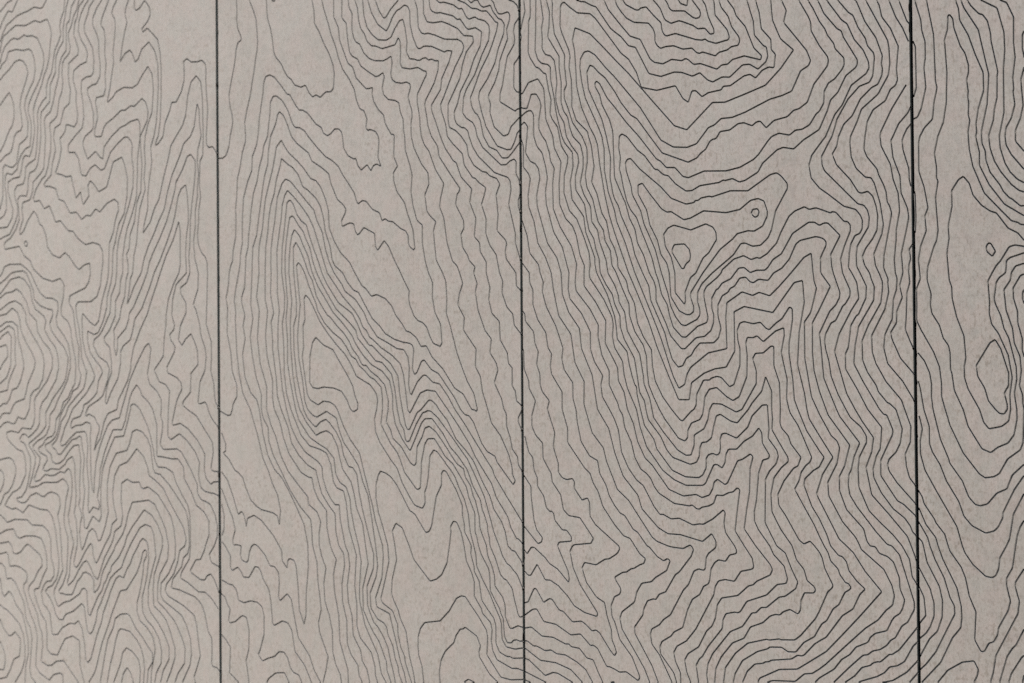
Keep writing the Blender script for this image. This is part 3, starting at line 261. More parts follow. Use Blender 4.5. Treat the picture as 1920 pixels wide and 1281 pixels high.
"494 24079 536 23929 581 23690 649 23483 653 23394 631 23167 680 22946 749 22705 782 22523 827 22304 860 22088 893 21924 904 21782 884 21590 862 21417 796 21267 713 21118 793 20949 857 20783 876 20605 893 20409 881 20270 845 20115 808 19907 760 19701 724 19528 653 19305 600 19097 619 18866 614 18778 542 18589 494 18363 433 18172 420 17908 390 17679 398 17466 386 17201 330 16973 317 16814 270 16727 242 16622 220 16410 166 16198 200 16020 186 15630 270 15274 292 14991 396 14743 395 14566 311 14442 294 14354 251 14256 180 14255 34 14320",
"2046 20953 2089 21119 2104 21332 2198 21449 2287 21608 2408 21780 2486 21940 2515 22089 2500 22314 2446 22377 2348 22392 2228 22501 2140 22472 2074 22520 1996 22460 1922 22350 1829 22399 1694 22381 1615 22296 1547 22268 1479 22191 1410 22078 1296 21990 1249 21909 1225 21737 1178 21534 1120 21401 1100 21281 1083 21072 1097 20860 1114 20735 1170 20588 1215 20373 1236 20196 1281 20104 1393 19988 1460 19859 1527 19765 1594 19720 1672 19616 1806 19565 1899 19590 1972 19463 2048 19383 2115 19415 2202 19364 2323 19443 2421 19434 2476 19483 2495 19703 2468 19859 2394 20038 2275 20239 2189 20420 2098 20559 2086 20775 2046 20953 2089 21119 2104 21332 2198 21449 2287 21608 2408 21780 2486 21940 2515 22089 2500 22314 2446 22377 2348 22392 2228 22501 2140 22472 2074 22520 1996 22460 1922 22350 1829 22399 1694 22381 1615 22296 1547 22268 1479 22191 1410 22078 1296 21990 1249 21909 1225 21737 1178 21534 1120 21401 1100 21281 1083 21072",
"1281 21048 1243 21079 1197 21058 1242 21026 1281 21048 1243 21079 1197 21058",
"751 24033 793 23937 803 23705 894 23494 922 23349 953 23026 993 22808 1026 22627 1040 22449 1081 22337 1161 22295 1264 22319 1401 22429 1538 22556 1595 22553 1719 22711 1798 22776 1854 22762 1966 22793 2144 22945 2254 22979 2299 23066 2386 23094 2462 23038 2527 22959 2613 22945 2668 22987 2690 23051 2713 23235 2800 23339 2918 23373 2961 23359 2994 23458 3069 23526 3185 23416 3259 23504 3311 23410 3374 23370 3458 23392 3398 23268 3417 23013 3402 22932 3349 22865 3243 22849 3191 22874 3154 22838 3178 22699 3114 22575 3029 22554 2964 22429 2920 22267 2811 22113 2681 21980 2593 21805 2538 21642 2438 21451 2382 21287 2293 21076 2248 20927 2291 20768 2376 20535 2429 20358 2525 20143 2578 19967 2662 19771 2790 19605 2895 19426 2936 19253 2999 19112 3084 19071 3146 18931 3119 18799 3155 18754 3208 18766 3312 18724 3364 18645 3378 18560 3355 18311 3412 18173 3329 18216 3266 18192 3213 18112 3140 18218 3023 18137 2949 18223 2918 18330 2875 18326 2758 18389 2673 18514 2653 18702 2632 18772 2579 18827 2492 18834 2427 18771 2350 18735 2263 18785 2220 18882 2111 18943 1936 19139 1825 19197 1769 19197 1692 19281 1570 19469 1514 19480 1379 19641 1244 19785 1142 19833 1061 19812 1019 19711 1002 19537 966 19365 923 19158 887 18845 857 18706 763 18520 750 18292 655 18105 565 17846 546 17599 533 17370 536 17105 494 16931 481 16755 450 16614 385 16351 348 16158 381 15945 369 15839 400 15290 444 14954 524 14619 686 14356 843 13920 955 13555 1079 13331 1146 13159 1259 12972 1324 12715 1296 12488 1278 12540 1256 12625 1165 12674 914 12716 800 12773 685 12865 582 13055 513 13229 409 13314 338 13347 199 13538 104 13607 86 13633 140 13661 141 13785 48 13961",
"3706 23499 3704 23449 3780 23335 3706 23198 3714 22879 3703 22851 3651 22856 3536 22708 3503 22580 3398 22512 3302 22393 3274 22280 3284 22181 3206 22209 3153 22217 3046 22146 2950 22076 2884 21916 2788 21871 2722 21735 2617 21529 2589 21328 2495 21170 2494 20897 2490 20624 2582 20443 2606 20236 2707 20004 2771 19853 2866 19784 2929 19609 3024 19515 3129 19417 3182 19412 3260 19421 3248 19325 3275 19205 3368 19063 3471 18970 3501 18834 3614 18658 3666 18650 3676 18619 3663 18305 3734 18150 3656 18056 3659 17923 3720 17753 3862 17578 3922 17393 3962 17300 4022 17140 4056 16859 4029 16835 3958 16888 3934 16947 3929 17063 3879 17139 3797 17172 3633 17293 3550 17306 3488 17347 3426 17321 3375 17449 3239 17507 3114 17643 3040 17658 2954 17607 2919 17668 2881 17789 2733 17984 2648 18092 2563 18233 2434 18336 2304 18406 2195 18508 2141 18555 1949 18759 1878 18851 1778 18911 1678 18928 1622 18993 1523 19227 1400 19395 1283 19475 1219 19473 1161 19382 1148 19191 1093 18828 1011 18677 982 18521 912 18333 864 18108 781 17903 733 17659 708 17449 672 17222 659 17029 611 16873 595 16609 577 16363 512 16206 512 16118 580 15904 539 15729 584 15517 524 15253 572 14883 698 14628 825 14514 880 14357 958 13939 1059 13609 1194 13386 1351 13252 1485 13066 1640 12813 1815 12511 1892 12172 1898 11830 1851 11400 1843 11058 1802 10909 1704 11133 1685 11475 1643 11833 1599 11925 1510 11950 1476 11927 1452 11791 1352 11903 1342 12058 1286 12142 1163 12309 913 12542 752 12619 613 12565 584 12423 543 12597 486 12674 408 12618 300 12905 172 13184 43 13313",
"4061 23435 4062 23418 4016 23277 3928 23060 3913 22846 3892 22750 3882 22585 3824 22478 3798 22340 3719 22314 3595 22322 3500 22262 3472 22165 3512 21975 3483 21916 3414 21973 3341 22001 3214 21952 3044 21876 2979 21775 2872 21745 2818 21688 2773 21456 2750 21239 2659 21166 2661 20876 2654 20588 2744 20492 2763 20269 2804 20028 2857 19958 2963 19901 3026 19784 3194 19666 3320 19586 3393 19596 3463 19636 3491 19569 3448 19390 3474 19287 3567 19203 3691 19180 3769 19135 3793 18992 3849 18871 3856 18704 3875 18603 3886 18387 3970 18150 4013 17998 3990 17736 4025 17519 4094 17301 4134 17258 4201 17213 4198 16934 4250 16653 4309 16471 4388 16313 4380 16092 4424 15863 4528 15681 4553 15388 4518 15339 4389 15390 4330 15489 4271 15637 4191 15713 4110 15739 4030 15815 3950 15990 3931 16089 3942 16204 3851 16356 3775 16491 3770 16507 3649 16711 3547 16915 3465 17005 3380 16906 3338 16861 3297 16910 3278 17128 3068 17231 2982 17143 2939 17120 2897 17181 2866 17300 2792 17321 2630 17270 2625 17364 2697 17479 2712 17545 2644 17626 2537 17708 2409 17972 2367 18128 2215 18241 2018 18358 1953 18492 1709 18666 1595 18787 1532 18949 1443 19130 1353 19211 1312 19168 1272 19023 1160 18822 1109 18564 1096 18373 1026 18185 978 17961 942 17752 894 17492 845 17214 763 17024 750 16832 741 16604 709 16077 754 15848 694 15550 738 15234 816 14882 929 14602 925 14358 960 14218 1067 14062 1083 13836 1173 13612 1352 13338 1530 13050 1729 12799 1949 12602 1970 12483 1989 12177 2075 11925 2094 11603 2132 11367 2156 11165 2100 10957 2121 10805 2292 10429 2247 10205 2186 10013 2243 9832 2285 9616 2107 9208 2084 9052 2137 8855 2109 8648 2068 8405 2043 8080 1954 7813 1929 7504 1906 7382 1683 7145 1683 7145",
"4367 23379 4361 23331 4239 23221 4095 22998 4039 22825 4034 22627 4054 22524 4049 22425 4007 22324 3975 22221 4005 22117 4021 22065 4004 22010 3932 21995 3861 22026 3737 22033 3664 22002 3637 21923 3662 21736 3640 21635 3568 21686 3485 21731 3318 21752 3212 21733 3106 21664 3020 21533 2945 21509 2902 21456 2864 21325 2867 21071 2802 20977 2786 20861 2800 20740 2863 20631 2856 20377 2892 20238 2934 20174 3008 20132 3091 19980 3196 19884 3301 19840 3468 19819 3552 19844 3625 19876 3645 19771 3616 19590 3642 19504 3714 19456 3838 19432 3910 19445 3981 19413 3997 19354 3980 19306 3948 19209 3978 19099 4018 18988 4021 18889 4000 18792 4001 18593 4053 18408 4193 18150 4313 18010 4331 17829 4253 17670 4287 17422 4337 17354 4456 17249 4409 17104 4433 16874 4457 16661 4574 16461 4633 16329 4650 16052 4638 15841 4710 15645 4824 15254 4901 15060 5016 14801 5131 14624 5196 14384 5171 14349 5148 14376 5090 14383 4936 14616 4780 14705 4565 14997 4367 15178 4258 15354 4157 15344 4068 15485 3946 15570 3875 15587 3804 15696 3682 15831 3601 15983 3477 16102 3311 16169 3206 16144 3102 16264 3018 16317 2881 16524 2776 16697 2595 16857 2467 17049 2371 17258 2358 17532 2298 17723 2201 17925 2103 18035 1993 18076 1851 18250 1707 18389 1551 18513 1473 18606 1384 18742 1281 18638 1245 18467 1198 18278 1116 18039 1046 17816 1010 17608 973 17313 902 17053 884 16826 894 16598 838 16196 894 15967 849 15513 910 15092 1045 14724 1038 14358 1131 14098 1232 13908 1332 13615 1487 13359 1753 13091 1896 12959 1907 12840 2082 12727 2157 12576 2123 12371 2127 12183 2174 12016 2260 11834 2215 11593 2234 11306 2319 11091 2382 10842 2390 10505 2443 10324 2538 10163 2559 10047 2536 9927 2438 9749 2382 9558 2369 9219 2301 8958 2213 8728 2188 8437 2230 8206 2141 8008 2091 7832 2084 7644 2115 7446 2037 7282 1911 7178",
"4573 23342 4501 23256 4378 22998 4287 22907 4230 22793 4207 22631 4192 22469 4149 22277 4152 22152 4248 21964 4323 21821 4317 21773 4266 21772 4155 21736 4002 21783 3848 21784 3817 21713 3826 21562 3814 21381 3776 21328 3722 21444 3587 21496 3463 21543 3337 21519 3253 21526 3168 21470 3114 21359 3039 21285 3000 21172 2972 20973 2918 20844 2970 20702 2994 20497 3031 20374 3105 20282 3156 20158 3240 20081 3324 20067 3449 20012 3574 20028 3709 20047 3766 20148 3802 20086 3811 19903 3799 19754 3830 19677 3983 19639 4136 19648 4246 19584 4297 19571 4302 19521 4225 19397 4126 19234 4121 19111 4159 18910 4172 18744 4192 18578 4246 18450 4336 18337 4454 18050 4611 17819 4549 17603 4528 17473 4606 17290 4662 16913 4758 16633 4837 16565 4889 16449 4946 16286 4882 16126 4851 15965 4970 15769 4951 15583 5180 15290 5164 15026 5253 14881 5286 14657 5382 14385 5444 14186 5605 13997 5744 13730 5792 13581 5808 13510 5812 13424 5861 13330 5824 13270 5561 13576 5544 13591 5506 13686 5364 13755 5269 13873 5193 14032 5122 14191 5040 14287 4962 14306 4887 14382 4778 14559 4622 14754 4485 14925 4345 14991 4216 15139 4165 15115 4083 14951 4032 14911 3992 15001 4021 15297 3995 15363 3945 15397 3822 15415 3658 15459 3473 15553 3369 15672 3224 15792 3078 16013 2953 16213 2847 16255 2720 16395 2638 16533 2474 16658 2421 16762 2390 16951 2294 17194 2252 17435 2188 17627 2101 17752 1926 17900 1826 17958 1739 18154 1617 18283 1527 18333 1388 18442 1358 18319 1276 18098 1229 17875 1159 17705 1117 17515 1087 17254 1039 16994 1025 16593 1021 16156 1073 15963 1024 15545 1060 15195 1171 14829 1169 14533 1201 14359 1313 14169 1401 13876 1512 13636 1755 13349 1910 13276 1983 13270 2019 13100 2105 12932 2279 12751 2287 12463 2351 12195 2382 12128 2472 11981 2411 11741 2431 11471 2514 11105 2532 10685 2605 10489 2689 10261 2698 10060 2686 9858 2598 9614 2521 9404 2496 8980 2407 8599 2383 8327 2439 8098 2347 7934 2315 7862 2246 7583 2233 7294 2169 7217",
"4801 23301 4801 23301 4570 23047 4538 22889 4422 22760 4355 22607 4333 22479 4291 22304 4311 22219 4469 21931 4537 21724 4546 21575 4486 21587 4416 21569 4356 21594 4305 21564 4244 21582 4204 21616 4154 21628 4082 21617 4001 21626 3934 21530 3947 21379 3904 21153 3862 21029 3801 21059 3709 21196 3638 21339 3545 21398 3388 21415 3272 21355 3166 21251 3101 21074 3073 20825 3097 20569 3158 20376 3263 20247 3377 20159 3534 20136 3628 20172 3701 20297 3795 20411 3857 20425 3897 20291 3935 20055 3920 19907 3984 19796 4066 19784 4137 19756 4187 19755 4228 19779 4289 19782 4339 19739 4399 19749 4469 19714 4529 19711 4518 19565 4446 19376 4283 19129 4262 19049 4300 18865 4319 18732 4383 18562 4497 18406 4525 18241 4751 17931 4910 17726 4886 17671 4857 17649 4825 17489 4970 17238 4975 17124 4919 17030 4947 16835 5043 16701 5062 16636 5172 16527 5146 16440 5208 16277 5174 16149 5220 15875 5343 15568 5456 15438 5430 15231 5539 15079 5570 14967 5502 14784 5629 14546 5670 14387 5712 14324 5716 14134 5775 13976 5811 13803 5904 13686 5917 13568 5973 13491",
"4971 23270 4888 23081 4838 23069 4678 22897 4590 22732 4505 22533 4423 22365 4422 22275 4590 22011 4608 21845 4745 21563 4799 21392 4704 21397 4654 21429 4544 21403 4414 21374 4303 21385 4253 21400 4213 21433 4162 21445 4121 21405 4059 21281 4002 21090 3994 20893 3953 20815 3891 20803 3799 20881 3748 20904 3666 21018 3595 21177 3544 21256 3376 21173 3248 21005 3173 20812 3245 20602 3369 20402 3535 20278 3588 20344 3661 20485 3745 20578 3797 20589 3890 20644 3951 20616 3991 20529 3995 20330 4048 20125 4108 19986 4148 19936 4199 19935 4240 19959 4290 19961 4401 19944 4530 19883 4640 19830 4689 19849 4784 19831 4727 19674 4586 19427 4565 19266 4393 19045 4392 18955 4470 18768 4551 18549 4636 18363 4792 18153 4841 18128 4928 17903 5125 17705 5084 17506 5195 17258 5163 16986 5259 16885 5267 16756 5377 16591 5373 16431 5439 16205 5414 16030 5470 15821 5602 15698 5615 15420 5740 15227 5757 15069 5823 15005 5820 14736 5876 14657 5893 14515 5967 14460",
"3777 20737 3624 20907 3542 21034 3490 21061 3395 20953 3320 20794 3392 20618 3485 20486 3537 20500 3621 20607 3777 20737 3624 20907 3542 21034 3490 21061 3395 20953 3320 20794",
"5169 23234 5035 23096 5004 22931 4816 22800 4720 22710 4684 22520 4603 22337 4592 22240 4651 22116 4709 21977 4854 21629 4990 21382 5012 21297 4978 21229 4900 21199 4801 21213 4652 21230 4472 21192 4342 21180 4291 21200 4221 21197 4159 21119 4136 20825 4084 20699 4134 20561 4151 20262 4211 20169 4282 20148 4332 20156 4463 20111 4641 20029 4790 20009 4888 19998 4966 19949 4999 19872 4975 19794 4835 19581 4684 19271 4623 19146 4563 19038 4572 18939 4649 18736 4681 18538 4775 18425 4960 18249 4988 18077 5142 17876 5181 17870 5258 17792 5354 17730 5378 17696 5352 17602 5297 17461 5378 17248 5370 17024 5441 16844 5555 16696 5612 16422 5669 16293 5654 16119 5737 15910 5840 15804 5866 15637 5978 15509",
"5502 23174 5502 23174 5434 23130 5367 23134 5211 23065 5112 22936 5081 22779 4977 22667 4873 22595 4754 22566 4729 22431 4731 22218 4828 22024 4944 21794 4992 21576 5058 21372 5189 21200 5173 21113 5007 21128 4898 21037 4720 20987 4600 20967 4431 21009 4320 21007 4258 20892 4252 20678 4254 20464 4314 20334 4424 20304 4594 20304 4713 20254 4890 20160 4997 20043 5162 20016 5177 19926 5043 19787 4973 19600 4922 19394 4802 19195 4702 19025 4696 18814 4718 18674 4836 18615 4938 18518 5040 18380 5067 18217 5163 18064 5317 17957 5385 17944 5451 17884 5575 17835 5631 17744 5563 17589 5595 17284 5573 17054 5728 16903 5742 16846 5717 16736 5734 16624 5902 16412 5910 16214 5975 16159",
"5747 23130 5588 23110 5287 22914 5189 22793 5119 22643 5099 22566 5040 22527 4981 22531 4892 22494 4852 22427 4847 22314 4909 22174 4956 21988 5110 21705 5205 21448 5314 21239 5337 21027 5220 20978 5098 21021 5055 21008 4936 20882 4887 20900 4808 20853 4559 20833 4499 20852 4409 20831 4378 20794 4361 20665 4376 20531 4406 20487 4496 20443 4556 20447 4803 20366 4881 20299 4931 20305 5047 20150 5089 20126 5212 20139 5328 20062 5301 19856 5188 19674 5089 19442 4930 19199 4879 19025 4815 18901 4818 18787 4857 18711 4944 18652 5003 18642 5061 18588 5080 18506 5147 18340 5242 18196 5538 17926 5775 17838 5812 17780 5829 17652 5786 17432 5898 16998 5897 16855 5979 16614",
"5986 23087 5967 23058 5971 22882 5937 22844 5862 22886 5796 22953 5701 22975 5363 22764 5267 22618 5234 22494 5185 22422 5068 22376 4998 22306 5016 22076 5064 21939 5217 21689 5350 21363 5463 21138 5477 20992 5461 20905 5383 20851 5267 20842 5209 20818 5102 20867 5053 20838 4974 20718 4915 20734 4806 20683 4637 20666 4558 20684 4493 20648 4557 20596 4637 20595 4805 20536 4912 20458 4971 20459 5048 20320 5097 20279 5204 20302 5262 20263 5377 20225 5454 20152 5468 20062 5451 19919 5334 19723 5196 19432 5038 19221 4988 19096 4966 18872 5034 18785 5150 18710 5198 18626 5228 18494 5321 18326 5653 18033 5748 18031 5815 18081 5890 18104 5924 18058 5917 17884 5972 17785 5981 17732",
"5988 22639 5898 22760 5823 22848 5719 22866 5623 22767 5488 22742 5381 22599 5321 22367 5262 22280 5223 22270 5163 22182 5139 22057 5200 21918 5314 21626 5465 21347 5521 21210 5605 20974 5629 20851 5575 20842 5527 20792 5420 20699 5324 20714 5237 20688 5149 20696 5032 20630 4888 20599 5031 20533 5147 20438 5234 20424 5321 20376 5417 20368 5522 20248 5569 20186 5622 20164 5596 20047 5508 19833 5449 19711 5293 19470 5174 19208 5111 19085 5133 18954 5190 18852 5229 18832 5286 18731 5342 18485 5446 18317 5579 18258 5673 18136 5777 18129 5854 18198 5982 18334",
"5988 22449 5980 22459 5971 22500 5934 22602 5879 22710 5803 22728 5632 22701 5525 22575 5428 22446 5339 22219 5288 22050 5307 21934 5449 21719 5581 21459 5637 21242 5730 21006 5741 20860 5689 20795 5632 20787 5536 20695 5487 20605 5362 20653 5304 20628 5255 20554 5206 20563 5139 20617 5080 20575 5138 20520 5206 20556 5255 20554 5302 20467 5360 20428 5485 20445 5532 20343 5627 20227 5684 20205 5734 20127 5720 19985 5622 19772 5563 19571 5427 19344 5280 19166 5260 19055 5307 18874 5391 18625 5486 18473 5589 18321 5760 18252 5835 18251 5893 18345 5931 18438 5941 18476 5983 18518",
"5987 22248 5876 22373 5829 22492 5744 22535 5571 22423 5497 22226 5505 22096 5468 22005 5471 21957 5584 21747 5649 21561 5667 21414 5732 21245 5800 21076 5782 20935 5832 20785 5837 20704 5802 20664 5689 20712 5631 20715 5573 20634 5544 20558 5500 20523 5543 20478 5571 20394 5627 20299 5685 20288 5799 20308 5832 20259 5826 20180 5773 20043 5789 19898 5717 19746 5649 19594 5629 19452 5560 19283 5444 19102 5439 19054 5475 18955 5464 18828 5535 18613 5705 18459 5790 18481 5839 18588 5975 18703",
"5985 20603 5961 20545 5895 20498 5810 20485 5895 20450 5960 20387 5984 20320",
"5985 20187 5920 20113 5894 20005 5917 19883 5903 19805 5783 19643 5743 19472 5693 19222 5650 19098 5643 18979 5916 18812 5945 18841 5982 18845",
"5984 19617 5961 19577 5901 19520 5892 19235 5891 19163 5947 19094 5983 19091",
"5973 11339 5927 11318 5892 11354 5867 11447 5827 11578 5791 11734 5688 11857 5650 11867 5585 11927 5492 12175 5402 12346 5390 12472 5366 12551 5358 12662 5297 12827 5269 12874 5236 13024 5098 13236 5041 13379 4994 13482 4928 13561 4829 13680 4693 13806 4556 14015 4354 14240 4223 14235 4157 14165 4043 13934 3950 13756 3930 13741 3788 13913 3657 14143 3608 14374 3609 14590 3549 14822 3405 14972 3197 15073 3029 15226 2882 15412 2819 15531 2628 15738 2435 15912 2263 16155 2133 16329 2016 16556 1928 16834 1830 17011 1764 17152 1653 17271 1596 17177 1561 17006 1537 16799 1531 16574 1588 16088 1551 15743 1560 15363 1601 14914 1665 14586 1737 14363 1873 14158 2070 13950 2180 13999 2289 14026 2397 13968 2504 13792 2567 13556 2609 13422 2778 13224 2841 13025 2881 12825 3006 12562 3057 12230 3107 11948 2998 11558 3005 11224 3119 11015 3202 10885 3310 10754 3404 10551 3453 10448 3462 10316 3537 10138 3459 9946 3447 9812 3396 9700 3299 9479 3189 9328 3104 9183 2986 8953 2972 8618 3074 8248 3020 7958 2964 7617 2834 7332 2831 7315",
"5981 17553 5956 17485 5955 17390 5981 17315",
"41 13038 146 12829 285 12551 343 12360 287 12198 294 12110 376 12118 471 12101 450 11942 491 11865 579 11835 619 11863 655 12023 702 12113 760 12147 829 12119 977 11987 1090 11811 1193 11799 1271 11708 1288 11536 1268 11310 1302 11252 1449 11377 1538 11294 1581 11090 1678 10686 1909 10414 2017 10167 2136 10008 2014 9827 1902 9560 1667 9245 1563 8823 1517 8611 1426 8511 1281 8609 1246 8545 1263 8323 1243 8148 1163 8043 1061 8012 945 7815 795 7656 725 7615 668 7639 622 7720 589 7872 549 7893 461 7847 418 7762 437 7607 342 7573 260 7566 252 7477 305 7326 245 7125 146 6917",
"46 12772 97 12579 95 12366 52 12258",
"46 12151 117 12084 234 11922 232 11719 274 11686 392 11749 478 11662 512 11591 640 11593 769 11779 838 11771 895 11704 940 11585 1064 11419 1108 11213 1140 10869 1174 10845 1344 10930 1457 10909 1545 10795 1610 10457 1808 10251 1949 9991 1804 9704 1602 9461 1532 9111 1441 8981 1328 8939 1159 8992 1125 8963 1088 8612 1041 8399 914 8210 867 8082 809 8005 740 7984 614 8146 486 8125 451 8047 363 7944 247 7986 204 7945 202 7743 83 7559 30 7499",
"5966 12421 5910 12473 5873 12479 5818 12571 5780 12625 5725 12789 5520 13074 5440 13278 5322 13434 5225 13568 5151 13670 5046 13861 4853 14124 4649 14381 4541 14510 4422 14656 4262 14676 4141 14631 3976 14377 3935 14315 3895 14376 3857 14672 3818 14920 3758 15085 3594 15219 3387 15338 3242 15457 3158 15509 3107 15610 3033 15662 2971 15798 2865 15935 2632 16161 2439 16404 2323 16545 2246 16752 2139 17048 2053 17275 1944 17469 1790 17650 1635 17806 1512 17914 1456 17843 1398 17673 1373 17449 1326 17208 1278 16932 1285 16583 1284 16236 1323 15974 1292 15714 1289 15367 1332 15054 1374 14707 1459 14361 1560 14068 1693 13846 1847 13677 2110 13529 2193 13446 2207 13276 2281 13074 2367 12941 2453 12851 2535 12859 2559 12610 2653 12210 2715 12095 2741 11894 2690 11589 2709 11321 2782 11108 2800 10807 2947 10585 2977 10420 3071 10295 3122 10100 3068 9895 2972 9752 2938 9582 2788 9332 2764 9028 2687 8801 2664 8530 2710 8234 2681 8029 2617 7903 2516 7486 2491 7264",
"5977 14358 5924 14262 5924 14199 5977 14093",
"5974 12732 5710 13089 5489 13399 5457 13494 5395 13572 5334 13650 5143 13911 4951 14173 4782 14382 4660 14575 4503 14770 4374 14795 4244 14905 4194 14902 4082 14796 3968 14598 3938 14640 3919 14755 3933 15002 3908 15183 3831 15299 3698 15318 3534 15403 3316 15506 3139 15727 3056 15896 2972 15999 2888 16103 2676 16244 2623 16347 2462 16540 2366 16713 2291 16921 2228 17197 2120 17391 2056 17566 1924 17694 1748 17877 1570 18061 1469 18103 1401 18038 1297 17818 1268 17628 1237 17421 1201 17249 1154 16972 1147 16763 1154 16588 1136 16240 1202 15925 1149 15787 1176 15473 1175 15333 1251 14846 1271 14568 1347 14360 1493 14067 1558 13827 1713 13623 1890 13472 2065 13391 2108 13239 2183 13020 2323 12838 2452 12707 2467 12420 2524 12203 2619 12090 2639 11906 2583 11599 2591 11330 2674 11033 2682 10664 2755 10502 2892 10346 2912 10197 2974 10086 2910 9963 2887 9810 2748 9629 2672 9453 2658 9083 2569 8770 2556 8500 2607 8204 2584 8016 2488 7886 2427 7659 2407 7370 2292 7235",
"2638 7286 2688 7645 2787 7926 2841 8084 2813 8565 2858 8871 2861 9189 2926 9380 3149 9637 3192 9764 3223 9860 3234 10002 3279 10106 3236 10218 3227 10359 3198 10449 3158 10569 2938 10785 2876 10964 2879 11282 2839 11581 2875 12070 2824 12218 2729 12482 2679 12884 2627 13077 2488 13123 2424 13214 2372 13484 2286 13669 2156 13726 1936 13782 1760 13950 1673 14121 1553 14361 1464 14620 1421 14932 1413 15365 1382 15747 1429 15954 1438 16196 1375 16580 1392 16979 1440 17289 1476 17547 1500 17711 1540 17751 1579 17746 1634 17677 1700 17517 1788 17409 1899 17334 1953 17177 2050 16932 2148 16722 2212 16549 2309 16375 2545 16062 2822 15885 2927 15715 3011 15545 3157 15375 3210 15374 3386 15222 3572 15087 3715 14887 3743 14623 3792 14375 3852 14129 3892 14063 3933 14070 4077 14328 4156 14378 4301 14522 4351 14517 4440 14445 4484 14380 4637 14218 4802 13929 4977 13763 5111 13613 5139 13566 5273 13305 5401 13102 5480 12890 5611 12720 5676 12565 5721 12361 5796 12294 5843 12292 5963 12138 5974 12098",
"2720 7298 2728 7366 2795 7643 2884 7940 2937 8197 2909 8577 2910 8794 3019 9190 3148 9437 3190 9514 3280 9688 3351 9990 3446 10121 3353 10252 3287 10541 3201 10699 3159 10769 3035 10992 2933 11370 2934 11587 2970 11974 2921 12223 2836 12504 2774 12770 2755 12955 2681 13137 2542 13218 2468 13351 2438 13587 2287 13737 2113 13819 1937 13919 1718 14190 1653 14362 1544 14810 1490 15104 1493 15468 1462 15814 1498 16091 1452 16577 1452 16855 1483 17096 1519 17302 1554 17473 1610 17496 1655 17451 1743 17325 1831 17234 1886 17111 1973 16952 2027 16744 2106 16553 2221 16361 2351 16169 2501 15961 2736 15769 2895 15614 2926 15496 3073 15343 3281 15131 3406 15105 3591 14921 3651 14689 3696 14375 3750 14160 3820 14062 3850 13898 3890 13877 3931 13895 3952 13941 4066 14164 4184 14329 4229 14337 4269 14360 4330 14354 4459 14257 4596 14105 4753 13929 4899 13754 5005 13635 5043 13564 5129 13413 5252 13185 5309 13075 5374 12870 5430 12697 5472 12556 5566 12354 5625 12206 5709 12092 5747 12078 5886 11937 5974 11747",
"2944 7331 2962 7401 3135 7974 3184 8113 3180 8328 3056 8595 3070 8896 3187 9164 3276 9252 3385 9419 3474 9599 3523 9797 3574 9957 3623 10138 3578 10327 3529 10478 3484 10667 3398 10831 3291 10978 3204 11050 3090 11297 3082 11596 3211 11887 3219 12104 3172 12235 3008 12779 2937 13061 2897 13345 2812 13452 2727 13467 2632 13642 2580 13844 2484 14011 2355 14146 2280 14209 2170 14169 2071 14083 2005 14125 1896 14226 1819 14363 1744 14638 1679 14913 1626 15328 1623 15707 1682 15878 1684 16085 1631 16570 1627 16778 1629 16985 1678 17064 1762 16945 1850 16769 1936 16559 2024 16419 2099 16177 2218 16002 2326 15863 2370 15845 2520 15689 2659 15568 2755 15448 2818 15329 2944 15193 2996 15092 3049 15058 3091 15066 3175 14973 3321 14881 3455 14755 3526 14506 3520 14374 3481 14174 3563 14059 3603 13927 3767 13798 3928 13566 3948 13546 4014 13511 4050 13549 4073 13803 4170 13960 4222 14092 4302 14121 4427 14037 4574 13861 4721 13669 4813 13558 4935 13485 4963 13361 5059 13235 5106 13076 5145 13013 5210 12776 5223 12608 5246 12546 5340 12343 5358 12200 5433 12045 5480 11905 5484 11754 5619 11596 5656 11504 5666 11433 5665 11312 5741 11145 5787 11144 5890 11193 5973 11172",
"5971 9561 5874 9519 5771 9548 5725 9539 5646 9357 5644 9236 5634 9164 5595 9065 5456 8882 5449 8731 5400 8582 5322 8413 5301 8268 5203 8048 5179 7981 5163 7811 5118 7654",
"3100 7355 3131 7508 3220 7985 3263 8306 3233 8468 3120 8702 3133 8937 3264 9126 3392 9201 3442 9270 3472 9389 3571 9586 3612 9768 3671 9904 3690 10022 3755 10150 3692 10282 3675 10398 3619 10523 3581 10698 3485 10877 3457 10991 3408 11050 3282 11102 3153 11268 3145 11500 3262 11757 3295 11925 3257 12239 3176 12702 3116 13017 3012 13231 2930 13480 2803 13646 2634 13845 2549 14029 2486 14232 2292 14335 2094 14242 2006 14270 1901 14364 1843 14501 1811 14775 1726 15189 1702 15533 1731 15791 1762 16049 1700 16568 1693 16689 1734 16734 1793 16668 1859 16562 1924 16388 2098 16040 2119 15954 2260 15745 2433 15589 2594 15484 2711 15347 2795 15211 2891 15160 2954 15059 3069 14974 3163 14881 3258 14839 3382 14722 3412 14539 3411 14373 3377 14140 3561 13844 3684 13713 3745 13599 3825 13403 3926 13295 4047 13155 4087 13148 4128 13174 4139 13330 4151 13559 4219 13847 4276 13929 4396 13935 4504 13795 4592 13667 4737 13556 4846 13406 4981 13216 5028 13049 5133 12821 5135 12540 5168 12462 5195 12335 5243 12210 5376 12002 5394 11884 5401 11677 5486 11540 5562 11426 5588 11350 5628 11275 5647 11017 5697 10926 5770 10930 5811 10974 5873 10983 5913 10965 5973 10975",
"5971 9752 5902 9751 5860 9725 5799 9723 5758 9759 5686 9750 5633 9649 5610 9388 5568 9305 5540 9224 5462 9097 5375 8944 5363 8736 5343 8614 5207 8382 5156 8248 5127 8117 5092 8032 5085 7752 5036 7641",
